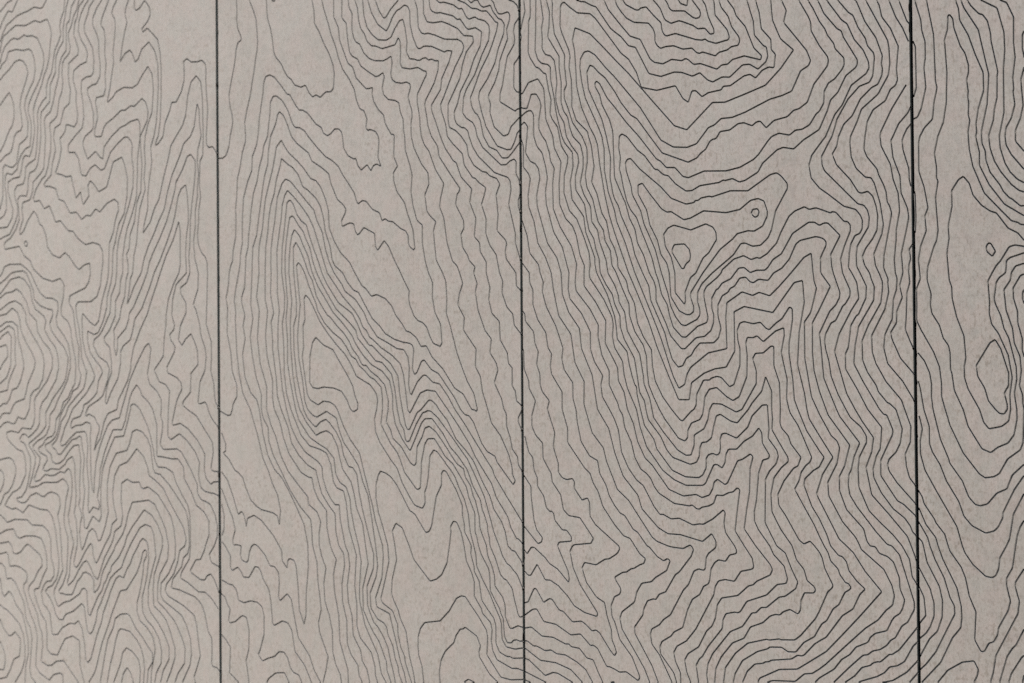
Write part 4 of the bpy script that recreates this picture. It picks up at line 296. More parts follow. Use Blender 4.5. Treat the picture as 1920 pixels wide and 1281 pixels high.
"3155 7363 3216 7604 3354 8003 3370 8171 3348 8499 3226 8798 3248 8933 3498 9070 3524 9155 3628 9514 3717 9833 3797 10032 3830 10157 3799 10292 3723 10478 3639 10780 3541 11121 3517 11202 3269 11292 3249 11424 3377 11748 3405 12081 3392 12246 3259 12622 3199 12870 3096 13200 3014 13466 2952 13682 2763 13897 2636 14098 2510 14367 2455 14435 2358 14485 2228 14497 2118 14437 1953 14518 1899 14604 1856 14844 1797 15205 1827 15359 1819 15703 1860 15806 1845 16150 1879 16204 1945 16147 2043 15990 2173 15764 2345 15557 2496 15401 2667 15247 2794 15077 2899 14891 3173 14756 3287 14622 3318 14506 3296 14372 3252 14222 3271 14022 3354 13857 3559 13595 3682 13466 3782 13237 3923 13024 4004 12916 4044 12893 4165 12860 4216 12940 4208 13103 4249 13202 4275 13333 4313 13669 4384 13760 4444 13737 4601 13569 4606 13553 4699 13458 4777 13356 4844 13204 4950 13014 5016 12800 5047 12537 5109 12331 5146 12189 5160 12030 5259 11844 5391 11629 5494 11421 5566 11288 5596 11195 5605 10970 5676 10864 5830 10842 5973 10872",
"5971 9854 5821 9859 5666 9808 5592 9688 5580 9462 5548 9364 5473 9217 5366 8990 5229 8751 5127 8547 5110 8385 5070 8236 5005 8020 4969 7751 4930 7626",
"41 11513 207 11452 277 11448 359 11374 404 11201 521 11170 672 11210 811 11197 914 11130 958 10977 956 10681 874 10431 827 10340 918 10247 1056 10307 1181 10344 1272 10426 1374 10429 1452 10341 1507 10191 1573 10119 1685 10086 1750 9973 1683 9846 1571 9793 1503 9709 1446 9549 1366 9446 1265 9430 1174 9495 1050 9509 913 9544 820 9433 865 9351 944 9116 941 8821 894 8659 790 8574 652 8535 501 8547 384 8494 336 8313 253 8224 182 8206 29 8122",
"28 11285 110 11234 157 11114 220 11047 183 10851 214 10814 331 10847 484 10957 577 10932 634 10709 624 10410 560 10212 594 10058 620 9868 591 9673 555 9512 616 9325 621 9029 561 8795 468 8753 316 8834 199 8846 168 8803 202 8613 138 8536 89 8406 29 8358",
"29 10604 105 10544 222 10413 200 9987 401 9847 198 9670 214 9249 95 9095 29 9033",
"1483 9948 1380 9780 1199 9766 1052 9838 1007 9904 1053 9977 1202 10077 1383 10097 1483 9948 1380 9780 1199 9766 1052 9838 1007 9904",
"3248 7376 3266 7462 3362 7724 3458 8017 3481 8268 3411 8539 3330 8811 3352 8879 3560 9036 3615 9165 3659 9262 3666 9410 3721 9616 3798 9764 3809 9856 3864 10000 3897 10086 3936 10167 3899 10257 3867 10338 3815 10471 3805 10562 3731 10695 3679 10892 3675 11038 3632 11128 3580 11248 3373 11366 3353 11431 3439 11718 3514 12004 3495 12251 3404 12529 3313 12774 3269 12989 3275 13206 3318 13340 3360 13411 3454 13385 3557 13330 3679 13201 3781 13039 3922 12812 3962 12799 4023 12761 4222 12491 4283 12510 4323 12569 4344 12635 4386 12856 4428 13053 4524 13227 4525 13397 4551 13443 4580 13451 4615 13432 4698 13305 4795 13162 4905 12932 4909 12772 4942 12636 4944 12532 4974 12485 5032 12391 5065 12329 5055 12200 5112 12027 5115 11947 5201 11808 5246 11524 5338 11411 5462 11272 5497 11153 5495 10901 5556 10776 5695 10719 5737 10726 5798 10703 5860 10711 5972 10723",
"5972 10004 5853 9995 5791 9992 5729 9957 5688 9957 5547 9874 5484 9737 5481 9486 5444 9360 5316 9198 5223 9068 5172 8775 5084 8621 5079 8541 5019 8357 5027 8230 4992 8162 4933 8058 4901 8005 4897 7901 4862 7760 4856 7615",
"5972 10192 5865 10147 5772 10138 5502 9982 5427 9835 5400 9694 5414 9531 5382 9414 5233 9258 5217 9187 5185 9143 5087 8988 5085 8781 5035 8631 4936 8442 4894 8212 4835 7996 4755 7836 4696 7812 4643 7889 4653 7971 4624 8176 4583 8428 4486 8593 4387 8649 4268 8663 3962 8298 3879 8099 3869 8073 3796 7916 3734 7776 3610 7690 3543 7799 3593 8036 3629 8254 3545 8556 3537 8769 3579 8873 3663 9031 3711 9176 3819 9380 3890 9773 3894 9786 3968 10032 3997 10173 3970 10324 3901 10557 3897 10570 3833 10950 3729 11135 3683 11271 3602 11414 3561 11511 3574 11726 3663 12045 3631 12258 3584 12487 3654 12609 3776 12545 3836 12416 3906 12272 3916 12247 3996 12063 4296 11753 4416 11790 4516 11864 4617 12048 4663 12309 4695 12521 4686 12601 4741 12688 4800 12675 4877 12529 4933 12322 4971 12099 5066 11928 5114 11787 5112 11579 5207 11441 5238 11404 5253 11335 5399 11206 5429 11096 5412 10929 5437 10792 5508 10659 5776 10553 5869 10561 5972 10537",
"5972 10192 5865 10147 5772 10138 5502 9982 5427 9835 5400 9694 5414 9531 5382 9414 5233 9258 5217 9187 5185 9143 5087 8988 5085 8781 5035 8631 4936 8442 4894 8212 4835 7996 4755 7836 4696 7812 4643 7889 4653 7971 4624 8176 4583 8428 4486 8593 4387 8649 4268 8663 3962 8298 3879 8099 3869 8073 3796 7916 3734 7776 3610 7690 3543 7799 3593 8036 3629 8254 3545 8556 3537 8769 3579 8873 3663 9031 3711 9176 3819 9380 3890 9773 3894 9786 3968 10032 3997 10189",
"5972 10321 5753 10304 5577 10249 5323 9894 5337 9635 5309 9519 5160 9294 5064 9169 4922 8976 4844 8956 4766 8982 4630 9159 4463 9290 4173 9282 4093 9366 4054 9484 4051 9647 4067 9779 4129 9948 4165 10196 4133 10438 4074 10596 4061 10726 4067 10889 4108 11015 4190 11114 4480 11160 4650 11323 4789 11526 4868 11566 4946 11560 5085 11393 5179 11286 5324 11088 5349 10976 5331 10714 5578 10406 5754 10383 5972 10406",
"5972 10321 5753 10304 5577 10249 5323 9894 5337 9635 5309 9519 5160 9294 5064 9169 4922 8976 4844 8956 4766 8982 4630 9159 4463 9290 4173 9282 4093 9366 4054 9484 4051 9647 4067 9779 4129 9948 4165 10196",
"5526 10330 5368 10177 5187 9907 5181 9828 5206 9752 5142 9597 4928 9438 4907 9444 4888 9461 4839 9453 4761 9544 4723 9644 4566 9757 4488 9886 4456 10061 4469 10225 4459 10386 4494 10567 4575 10711 4734 10853 4774 10961 4854 11067 4903 11067 4922 11088 4944 11098 5155 10979 5217 10835 5190 10754 5194 10676 5370 10439 5526 10322 5368 10177 5187 9907 5181 9828 5206 9752 5142 9597 4928 9438 4907 9444 4888 9461 4839 9453 4761 9544 4723 9644 4566 9757 4488 9886 4456 10061 4469 10225",
"5106 10292 4994 10224 4915 10274 4995 10322 5106 10284 4994 10224 4915 10258",
"2777 14369 2704 14520 2598 14655 2447 14706 2230 14723 2120 14698 2010 14715 1951 14792 1959 15220 2016 15442 2083 15518 2235 15396 2430 15317 2558 15129 2707 14925 2823 14740 2865 14588 2927 14454 2916 14370 2841 14332 2777 14369",
],
[
"6040 20869 6058 20795 6103 20622 6079 20451 6099 20274 6051 20114 6032 20045",
"6808 22938 6808 22938 6857 22742 6863 22647 6749 22510 6716 22375 6683 22239 6590 22145 6553 22072 6569 21865 6522 21716 6473 21487 6436 21489 6353 21426 6297 21418 6193 21291 6165 21216 6169 20756 6197 20689 6191 20437 6192 20184 6163 20124 6149 19668 6177 19586 6277 19433 6333 19412 6415 19328 6452 19321 6495 19082 6539 18921 6519 18719 6555 18638 6645 18520 6676 18377 6706 18235 6817 18071 6809 17978 6756 17795 6744 17547 6832 17285 6957 17154 7071 16893 7158 16658 7177 16487 7159 16365 7168 16288 7398 15973 7527 15725 7549 15603 7533 15435 7566 15282 7695 15083 7719 14885 7769 14703 7912 14401 7970 14145 8069 13875 8320 13551 8503 13422 8686 13350 8949 13358 8991 13391 9116 13645 9164 13653 9245 13604 9286 13678 9303 13795 9344 13865 9465 13867 9578 13978 9705 14050 9797 14160 9840 14095 9846 13958 9951 13794 9938 13751 9852 13727 9787 13545 9751 13182 9718 13022 9719 12892 9778 12779 9940 12570 9994 12458 10147 12309 10192 12140 10175 12079 10043 12056 9886 11905 9593 11799 9496 11655 9456 11633 9416 11642 9279 11611 9235 11527 9220 11402 9006 11144 8915 10997 8865 10956 8815 10863 8850 10631 8810 10391 8858 10308 8907 10276 8995 10146 9204 9927 9215 9804 9258 9729 9394 9723 9434 9739 9474 9725 9568 9598 9859 9546 10013 9425 10145 9427 10159 9369 10111 9192 9954 9014 9898 8892 9731 8653 9670 8530 9665 8399 9679 8329",
"6927 22917 6951 22787 6940 22571 6803 22454 6757 22368 6710 22219 6653 22025 6614 21796 6557 21569 6551 21381 6500 21349 6398 21348 6333 21303 6285 21183 6292 20898 6291 20425 6282 19953 6270 19670 6315 19540 6379 19478 6481 19452 6531 19407 6533 19219 6586 18979 6620 18741 6673 18534 6716 18374 6761 18277 6895 18127 6902 17909 6854 17695 6879 17445 7074 17186 7107 16953 7177 16780 7254 16577 7254 16484 7281 16360 7452 16048 7571 15732 7596 15586 7611 15403 7771 15219 7799 15052 7848 14870 7890 14749 7916 14726 7923 14613 7977 14401 8038 14176 8189 13982 8230 13848 8471 13555 8679 13468 8885 13462 8951 13505 8998 13598 9002 13730 9036 13782 9101 13803 9166 13778 9207 13808 9220 13881 9217 13999 9242 14072 9299 14085 9466 14017 9636 14172 9701 14325 9793 14413 9852 14471 9926 14476 9930 14414 9946 14140 9933 14024 10056 13868 10079 13782 10047 13681 9952 13585 9888 13468 9873 12884 10042 12575 10165 12488 10255 12272 10342 12106 10313 12019 10158 11906 10065 11886 9884 11737 9805 11732 9726 11654 9667 11648 9525 11454 9341 11370 9070 11046 8996 10893 8974 10745 8993 10644 8972 10539 8990 10394 9062 10255 9325 9981 9508 9931 9646 9763 9704 9768 9782 9705 9861 9714 10038 9599 10131 9596 10284 9512 10311 9430 10220 9248 10125 9015 9999 8906 9824 8566 9824 8351",
"6998 22904 7050 22692 7030 22587 6912 22467 6834 22355 6791 22159 6708 22047 6651 21868 6647 21759 6667 21599 6647 21446 6618 21277 6553 21216 6461 21209 6405 21135 6407 20993 6393 20837 6419 20692 6370 20415 6414 20127 6385 19988 6396 19830 6391 19689 6445 19601 6537 19571 6600 19494 6626 19319 6642 19161 6619 19007 6622 18897 6674 18705 6755 18574 6793 18368 6869 18238 6985 18089 7001 17979 6942 17767 6943 17581 7093 17355 7127 17137 7161 16981 7240 16854 7273 16699 7325 16558 7341 16358 7436 16186 7536 16046 7573 15907 7658 15737 7665 15570 7724 15402 7886 15127 7926 14900 7966 14643 8042 14522 8064 14402 8099 14259 8291 14029 8390 13836 8482 13734 8755 13643 8854 13675 8896 13757 8906 13876 8939 13950 9013 13959 9084 14014 9121 14173 9164 14321 9221 14343 9381 14249 9477 14226 9646 14412 9703 14499 9847 14659 9907 14854 9992 14659 9989 14414 9999 14284 9989 14140 10119 13927 10218 13771 10222 13714 10124 13633 10013 13493 9964 13262 9977 13032 10099 12807 10265 12586 10325 12404 10431 12282 10475 12135 10573 12063 10595 12015 10572 11976 10435 11970 10385 11860 10374 11731 10340 11679 10225 11735 10125 11695 10078 11649 10015 11653 9937 11626 9826 11527 9644 11456 9547 11296 9371 11217 9200 11013 9117 10845 9095 10653 9113 10465 9192 10312 9359 10140 9534 10093 9627 9951 9808 9914 9917 9836 9994 9823 10057 9839 10103 9801 10203 9780 10319 9857 10352 9811 10360 9685 10407 9584 10544 9603 10567 9568 10543 9516 10443 9426 10396 9271 10287 9129 10222 8936 10051 8684 9924 8437 9918 8365",
"7099 22886 7122 22773 7120 22602 7074 22436 6942 22337 6891 22221 6854 22071 6780 21989 6739 21870 6740 21588 6701 21375 6699 21203 6588 21062 6501 20948 6521 20789 6529 20584 6472 20402 6525 20208 6514 20005 6490 19851 6575 19716 6683 19548 6681 19376 6715 19154 6709 18874 6747 18746 6819 18646 6853 18487 6902 18359 7031 18228 7074 18052 7072 17882 7022 17669 7077 17510 7191 17318 7207 17102 7303 16974 7336 16803 7439 16538 7468 16353 7576 16176 7640 16012 7643 15936 7737 15781 7774 15522 7879 15339 7972 15186 8029 14869 8036 14763 8128 14553 8160 14403 8184 14290 8343 14082 8558 13840 8690 13768 8770 13774 8816 13904 8822 14052 8974 14142 9033 14268 9061 14408 9109 14489 9238 14483 9391 14410 9462 14374 9551 14411 9766 14760 9768 14934 9717 15101 9758 15173 9876 15179 9991 15271 10030 15264 10027 15004 10106 14774 10116 14415 10107 14228 10130 14164 10229 14057 10259 13958 10407 13775 10363 13660 10301 13630 10160 13455 10065 13265 10079 13122 10171 12997 10367 12670 10435 12620 10524 12663 10587 12602 10654 12521 10691 12452 10727 12313 10841 12094 10829 12058 10768 12005 10645 11736 10591 11640 10375 11397 10290 11331 10081 11317 10074 11328 9918 11300 9879 11308 9602 11233 9417 11083 9263 10873 9231 10666 9258 10464 9408 10283 9590 10167 9866 10143 9905 10159 10060 10159 10068 10172 10277 10197 10360 10146 10571 9943 10623 9857 10740 9610 10800 9568 10811 9535 10691 9295 10652 9149 10614 9073 10544 8980 10480 8907 10392 8933 10323 8871 10119 8509 10035 8382",
"7159 22875 7159 22875 7193 22667 7182 22467 7100 22310 6936 22135 6861 21945 6797 21814 6792 21690 6831 21606 6792 21331 6796 21174 6698 21016 6614 20886 6575 20625 6579 20452 6563 20391 6577 20327 6570 20155 6604 19885 6685 19735 6779 19553 6772 19398 6806 19114 6765 19040 6767 18915 6829 18769 6899 18561 7059 18347 7138 18170 7144 17969 7107 17771 7132 17600 7228 17424 7270 17252 7313 17096 7400 16969 7425 16814 7511 16673 7535 16458 7578 16395 7604 16348 7697 16132 7807 15901 7814 15734 7898 15505 8033 15306 8083 15140 8089 14944 8113 14748 8187 14583 8279 14403 8362 14269 8576 14003 8676 13965 8718 14013 8724 14117 8781 14218 8910 14267 8952 14334 8967 14408 8992 14585 9062 14688 9173 14710 9320 14585 9416 14531 9513 14586 9627 14855 9635 15138 9617 15313 9641 15392 9729 15388 9784 15412 9878 15331 10059 15472 10179 15513 10183 15405 10137 15176 10219 14817 10207 14559 10241 14415 10263 14358 10369 14202 10560 13778 10539 13721 10470 13663 10408 13576 10376 13461 10310 13345 10418 13163 10583 12885 10657 12733 10723 12609 10775 12527 10811 12416 10914 12316 10936 12247 11016 12140 11053 12135 11094 12082 11075 12053 11007 12013 10924 11847 10841 11785 10749 11623 10681 11576 10642 11517 10573 11398 10420 11308 10303 11171 10188 11165 10096 11218 9925 11207 9893 11180 9743 11131 9520 10990 9406 10798 9378 10679 9404 10566 9513 10395 9734 10295 9883 10274 9914 10253 10085 10273 10178 10343 10294 10359 10407 10243 10559 10181 10625 10076 10662 10023 10730 9989 10818 9844 10899 9798 10979 9646 11046 9619 11064 9594 11022 9533 10985 9521 10902 9399 10879 9326 10773 9207 10734 9090 10680 8998 10611 8862 10534 8696 10389 8435",
"9686 20003 9719 20101 9784 20282 9802 20470 9938 20597 9980 20605 10005 20732 9980 20809 9863 20927 9735 20877 9632 20903 9442 21100 9329 21112 9183 21205 9101 21187 8986 21105 8871 21170 8704 21142 8587 21155 8378 21248 8182 21234 7964 20894 7852 20886 7729 20774 7623 20719 7553 20675 7312 20398 7232 20385 7124 20349 7053 20353 6981 20339 7052 20307 7124 20293 7230 20231 7310 20198 7544 19863 7614 19801 7718 19720 7838 19577 7950 19542 8160 19149 8354 19087 8565 19128 8682 19111 8847 19042 8963 19078 9077 18968 9158 18930 9305 18986 9418 18971 9612 19120 9715 19119 9841 19038 9960 19127 9988 19197 9966 19330 9924 19349 9791 19509 9778 19700 9716 19897 9686 20003 9719 20101 9784 20282 9802 20470 9938 20597 9980 20605 10005 20732 9980 20809 9863 20927 9735 20877 9632 20903 9442 21100 9329 21112 9183 21205 9101 21187 8986 21105 8871 21170 8704 21142 8587 21155 8378 21248 8182 21234 7964 20894 7852 20886 7729 20774 7623 20719 7553 20675 7312 20398 7232 20385 7124 20349 7053 20353 6981 20339",
"9389 20040 9487 20145 9529 20242 9666 20371 9796 20645 9916 20738 9901 20794 9655 20775 9479 20851 9407 20925 9319 20948 9246 21018 8992 20976 8885 21004 8802 20948 8760 20940 8706 20977 8543 20983 8410 21065 8265 21063 8197 21020 8040 20769 7876 20746 7727 20613 7621 20512 7515 20411 7443 20282 7512 20135 7616 20007 7719 19881 7865 19711 8028 19647 8179 19359 8246 19299 8390 19261 8525 19310 8687 19275 8742 19299 8784 19280 8866 19204 8973 19205 9225 19101 9299 19152 9388 19153 9461 19209 9637 19241 9882 19161 9898 19213 9781 19335 9658 19641 9524 19803 9485 19910 9389 20040 9487 20145 9529 20242 9666 20371 9796 20645 9916 20738 9901 20794 9655 20775 9479 20851 9407 20925 9319 20948 9246 21018 8992 20976 8885 21004 8802 20948 8760 20940 8706 20977 8543 20983 8410 21065 8265 21063 8197 21020 8040 20769 7876 20746 7727 20613 7621 20512 7515 20411 7443 20282",
"6028 19063 6050 19069 6154 19217 6313 19256 6413 19105 6424 18994 6445 18647 6562 18387 6587 18213 6700 18001 6664 17676 6670 17380 6768 17172 6884 17057 6946 16915 7006 16633 7081 16468 7073 16368 7069 16183 7257 15946 7427 15666 7413 15345 7564 15083 7612 14992 7623 14810 7716 14643 7766 14400 7859 14204 7925 13948 8042 13717 8152 13622 8418 13285 8642 13200 8841 13229 8931 13188 9046 13227 9096 13314 9121 13410 9170 13448 9283 13378 9323 13401 9479 13711 9543 13727 9671 13807 9707 13767 9661 13600 9649 13280 9607 13061 9564 12784 9732 12560 9945 12319 9976 12249 9944 12179 9746 12084 9690 12030 9619 12011 9458 11870 9217 11821 9151 11726 9116 11533 9067 11427 8984 11355 8859 11124 8693 11015 8639 10922 8666 10761 8730 10619 8662 10465 8632 10300 8684 10217 8848 10138 8969 9930 9049 9873 9097 9776 9127 9590 9191 9507 9432 9502 9589 9391 9660 9386 9715 9342 9910 9283 9941 9220 9909 9144 9690 8864 9517 8609 9554 8340 9559 8312",
"6026 18853 6067 18841 6123 18836 6199 19039 6283 19034 6346 18931 6364 18843 6325 18642 6324 18508 6383 18401 6442 18326 6504 18141 6518 18030 6584 17916 6554 17684 6560 17324 6676 17052 6863 16763 6950 16496 6934 16373 6921 16219 6937 16110 7167 15841 7303 15608 7296 15439 7355 15178 7475 14948 7473 14749 7559 14582 7610 14490 7634 14399 7687 14324 7720 14142 7821 13946 7879 13721 7972 13557 8065 13499 8133 13426 8182 13322 8258 13227 8500 13091 8740 13066 8774 13082 8847 13030 8896 13027 8921 13053 9036 13077 9110 13116 9152 13230 9249 13226 9346 13273 9402 13280 9467 13340 9506 13312 9463 13027 9428 12749 9562 12552 9679 12391 9701 12269 9677 12242 9510 12203 9412 12061 9268 12077 9171 12052 9121 11973 9096 11854 8821 11372 8670 11190 8520 11104 8469 11011 8493 10894 8571 10738 8573 10605 8568 10471 8486 10300 8460 10179 8509 10095 8658 10037 8804 9883 9069 9451 9092 9337 9140 9267 9237 9260 9381 9303 9476 9179 9642 9171 9666 9148 9641 9023 9520 8840 9382 8619 9411 8348 9418 8291",
"6026 18732 6085 18773 6141 18800 6197 18795 6233 18728 6235 18413 6284 18267 6376 18158 6438 17942 6464 17783 6429 17582 6442 17393 6566 16980 6709 16755 6819 16378 6803 16145 6828 16005 7024 15783 7167 15518 7170 15257 7230 15087 7369 14879 7336 14749 7357 14581 7473 14398 7556 14254 7615 14110 7664 13792 7774 13567 7902 13404 8012 13325 8179 13037 8271 12929 8322 12934 8447 12873 8573 12889 8787 12804 8894 12824 8943 12818 9091 12898 9255 13030 9282 12991 9261 12844 9283 12720 9418 12544 9449 12481 9441 12441 9344 12417 9279 12326 9174 12342 9117 12302 9059 12211 9033 12041 9016 12003 8942 11962 8883 11848 8768 11774 8692 11621 8614 11371 8480 11301 8429 11238 8286 11152 8251 11075 8259 10979 8466 10729 8509 10599 8463 10461 8250 10172 8240 10074 8273 10003 8415 9944 8465 9890 8598 9845 8670 9610 8742 9471 8857 9418 8913 9315 8986 9288 9002 9253 9024 9088 9080 9007 9137 8978 9242 9014 9305 8935 9401 8929 9409 8891 9376 8821 9237 8620 9212 8493 9230 8350 9202 8305 9041 8407 8895 8460 8846 8445 8739 8445 8523 8321 8398 8313 8271 8229 8221 8225 8126 8099 8126 8099",
"6027 18604 6074 18639 6129 18564 6117 18423 6088 18180 6171 18048 6254 18010 6309 17935 6335 17792 6277 17529 6285 17371 6454 16829 6617 16603 6685 16383 6702 16071 6808 15804 6986 15568 7018 15274 7193 14888 7276 14397 7458 14124 7551 13788 7686 13451 7925 13186 7983 13000 8244 12741 8395 12665 8595 12660 8933 12582 9073 12696 9136 12596 9136 12530 9127 12501 9021 12422 8987 12361 8969 12206 8944 12183 8871 12200 8797 12167 8712 11977 8628 11890 8424 11535 8314 11460 8246 11381 8127 11315 8101 11235 8125 11102 8242 10962 8439 10592 8233 10186 8113 10024 8086 9886 8111 9811 8229 9768 8295 9701 8404 9646 8600 9328 8682 9257 8763 9083 8836 9063 8910 9095 8935 9076 8949 8924 8981 8870 9086 8811 9094 8783 9093 8717 9027 8605 8890 8693 8550 8554 8350 8511 8197 8408 7931 8100 7921 8069",
"9268 20055 9272 20084 9302 20154 9408 20265 9458 20399 9572 20523 9585 20587 9565 20641 9461 20675 9405 20727 9276 20780 9220 20837 9023 20810 8983 20836 8933 20833 8858 20779 8717 20814 8575 20786 8449 20815 8365 20853 8314 20822 8276 20767 8275 20661 8243 20590 8171 20521 7934 20540 7813 20495 7725 20415 7654 20332 7627 20259 7653 20179 7721 20079 7807 19977 7928 19902 8164 19862 8235 19775 8264 19697 8263 19591 8300 19527 8350 19484 8435 19500 8561 19498 8702 19435 8843 19434 8917 19362 8966 19347 9007 19363 9203 19287 9260 19330 9390 19351 9447 19389 9551 19397 9572 19446 9560 19513 9450 19665 9403 19810 9299 19948 9271 20025 9268 20055 9272 20084 9302 20154 9408 20265 9458 20399 9572 20523 9585 20587 9565 20641 9461 20675 9405 20727 9276 20780 9220 20837 9023 20810 8983 20836 8933 20833 8858 20779 8717 20814 8575 20786 8449 20815 8365 20853 8314 20822 8276 20767 8275 20661 8243 20590 8171 20521 7934 20540 7813 20495 7725 20415 7654 20332 7627 20259",
"9179 20066 9196 20123 9206 20270 9394 20451 9427 20542 9420 20583 9226 20663 9095 20647 9059 20622 9022 20647 8915 20652 8598 20610 8461 20663 8427 20656 8388 20601 8370 20490 8250 20400 8129 20295 8035 20326 8018 20354 7967 20361 7802 20306 7749 20244 7801 20169 7964 20073 8015 20066 8033 20090 8127 20098 8245 19963 8363 19844 8378 19729 8416 19664 8450 19648 8588 19667 8902 19547 9009 19526 9047 19541 9083 19507 9213 19459 9407 19490 9416 19529 9385 19628 9201 19856 9194 20005 9179 20066 9196 20123 9206 20270 9394 20451 9427 20542 9420 20583 9226 20663 9095 20647 9059 20622 9022 20647 8915 20652 8598 20610 8461 20663 8427 20656 8388 20601 8370 20490 8250 20400 8129 20295 8035 20326 8018 20354 7967 20361 7802 20306 7749 20244",
"9007 20087 9057 20148 9108 20319 9191 20471 9195 20530 9135 20548 9053 20475 8946 20499 8871 20462 8713 20430 8655 20423 8530 20477 8437 20444 8402 20388 8359 20296 8308 20242 8239 20183 8306 20106 8356 20040 8397 19937 8430 19873 8522 19817 8648 19840 8706 19818 8863 19748 8937 19692 9044 19690 9125 19596 9185 19600 9182 19659 9103 19831 9056 20014 9007 20087 9057 20148 9108 20319 9191 20471 9195 20530 9135 20548 9053 20475 8946 20499 8871 20462 8713 20430 8655 20423 8530 20477 8437 20444 8402 20388 8359 20296 8308 20242 8239 20183",
"8851 20107 8976 20240 8986 20298 8969 20337 8920 20358 8870 20350 8736 20275 8544 20299 8494 20264 8468 20199 8428 20159 8467 20109 8491 20039 8541 19991 8733 19967 8865 19859 8914 19839 8963 19848 8982 19882 8973 19943 8851 20107 8976 20240 8986 20298 8969 20337 8920 20358 8870 20350 8736 20275 8544 20299 8494 20264 8468 20199 8428 20159",
"8784 20115 8777 20198 8677 20181 8635 20134 8676 20076 8775 20034 8784 20115 8777 20198 8677 20181 8635 20134",
"7283 22852 7305 22717 7281 22574 7252 22409 7207 22292 7188 22226 6998 22094 6921 21904 6923 21779 6912 21531 6870 21335 6886 21176 6862 21086 6741 20853 6710 20764 6714 20482 6728 20433 6773 20396 6874 20461 7000 20526 7215 20511 7305 20569 7625 20899 7731 21010 7854 21077 7985 21248 8064 21449 8312 21454 8606 21344 8725 21506 8812 21544 8865 21380 8922 21363 9022 21434 9120 21363 9314 21293 9346 21239 9451 21216 9658 21048 9745 21015 9828 21054 9926 20933 10020 20875 10098 20871 10116 20688 10053 20631 10047 20494 9904 20368 9870 20155 9813 19987 9866 19806 9895 19584 10034 19423 10037 19285 10099 19214 10077 19035 9999 19051 9904 19017 9804 18921 9722 18980 9634 18968 9425 18853 9320 18855 9287 18810 9091 18789 8992 18742 8895 18837 8837 18835 8780 18684 8695 18744 8580 18934 8285 18898 8038 18964 7963 19184 7836 19387 7715 19484 7612 19621 7299 20030 7211 20110 6997 20148 6871 20244 6773 20334 6727 20308 6712 20263 6702 19983 6732 19886 6847 19624 6869 19528 6850 19374 6888 19168 6894 18919 6889 18795 6963 18587 7149 18409 7166 18338 7209 18211 7234 18040 7256 17892 7213 17671 7299 17497 7376 17216 7454 17089 7504 16841 7581 16696 7629 16546 7631 16431 7688 16345 7768 16228 7801 16083 7894 15914 7942 15625 8035 15427 8161 15244 8175 15019 8215 14808 8331 14583 8472 14404 8604 14257 8646 14247 8780 14384 8821 14407 8855 14466 8865 14614 8974 14813 9063 14813 9096 14842 9178 14864 9243 14849 9367 14720 9435 14753 9526 15008 9528 15241 9498 15358 9491 15490 9532 15591 9596 15609 9731 15577 9834 15596 9919 15511 9966 15491 10076 15587 10154 15635 10265 15791 10303 15768 10306 15618 10251 15289 10250 15160 10300 14816 10320 14545 10370 14416 10491 14132 10670 13868 10737 13782 10667 13653 10584 13606 10460 13492 10444 13406 10555 13125 10659 12965 10762 12759 10813 12614 10924 12493 10976 12481 11034 12414 11063 12304 11172 12171 11288 12073 11214 11999 11120 11804 10967 11702 10739 11404 10640 11344 10572 11299 10425 11143 10387 11125 10326 11130 10241 11073 9946 11031 9915 11009 9852 11000 9828 10980 9702 10958 9590 10851 9517 10692 9587 10547 9696 10461 9822 10462 9846 10447 9908 10449 9939 10433 10234 10445 10317 10404 10379 10420 10417 10410 10560 10280 10627 10248 10725 10206 10946 9950 11097 9877 11187 9699 11259 9638 11140 9520 11028 9366 10997 9250 10937 9173 10884 9152 10771 9010 10716 8855 10608 8631 10500 8451 10500 8451",
"7431 22826 7397 22662 7359 22390 7309 22275 7232 22164 7086 21893 7003 21611 6988 21395 6961 21088 6924 20938 6967 20748 7218 20801 7415 20947 7628 21114 7856 21283 8203 21580 8595 21909 8793 21933 9183 21489 9373 21456 9684 21290 9975 21129 10199 20864 10379 20593 10187 20468 10067 20231 10037 19959 10061 19681 10175 19415 10363 19243 10178 19018 9949 18809 9655 18721 9341 18633 9152 18647 8753 18302 8557 18375 8173 18800 7834 19182 7610 19406 7401 19625 7208 19819 6958 19935 6912 19757 6946 19597 6966 19285 6977 19066 7054 18765 7194 18459 7268 18330 7316 18203 7348 17924 7431 17458 7499 17178 7584 16921 7804 16341 7955 16018 8122 15636 8254 15273 8419 14897 8582 14542 8748 14540 8787 14777 8983 14909 9147 14967 9322 14991 9451 15206 9446 15746 9598 15815 10023 15722 10338 16118 10456 16140 10477 15842 10399 15444 10371 15016 10466 14631 10498 14417 10531 14289 10672 14069 10861 13785 10712 13555 10665 13416 10622 13291 10662 13214 10934 12711 11035 12625 11132 12538 11291 12303 11514 12053 11211 11713 10971 11457 10737 11214 10638 11149 10324 10945 10061 10917 9771 10774 9746 10714 9769 10658 10057 10568 10320 10589 10630 10443 10727 10396 10956 10196 11190 9985 11485 9701 11256 9409 11092 9144 10993 9040 10889 8935 10652 8474",
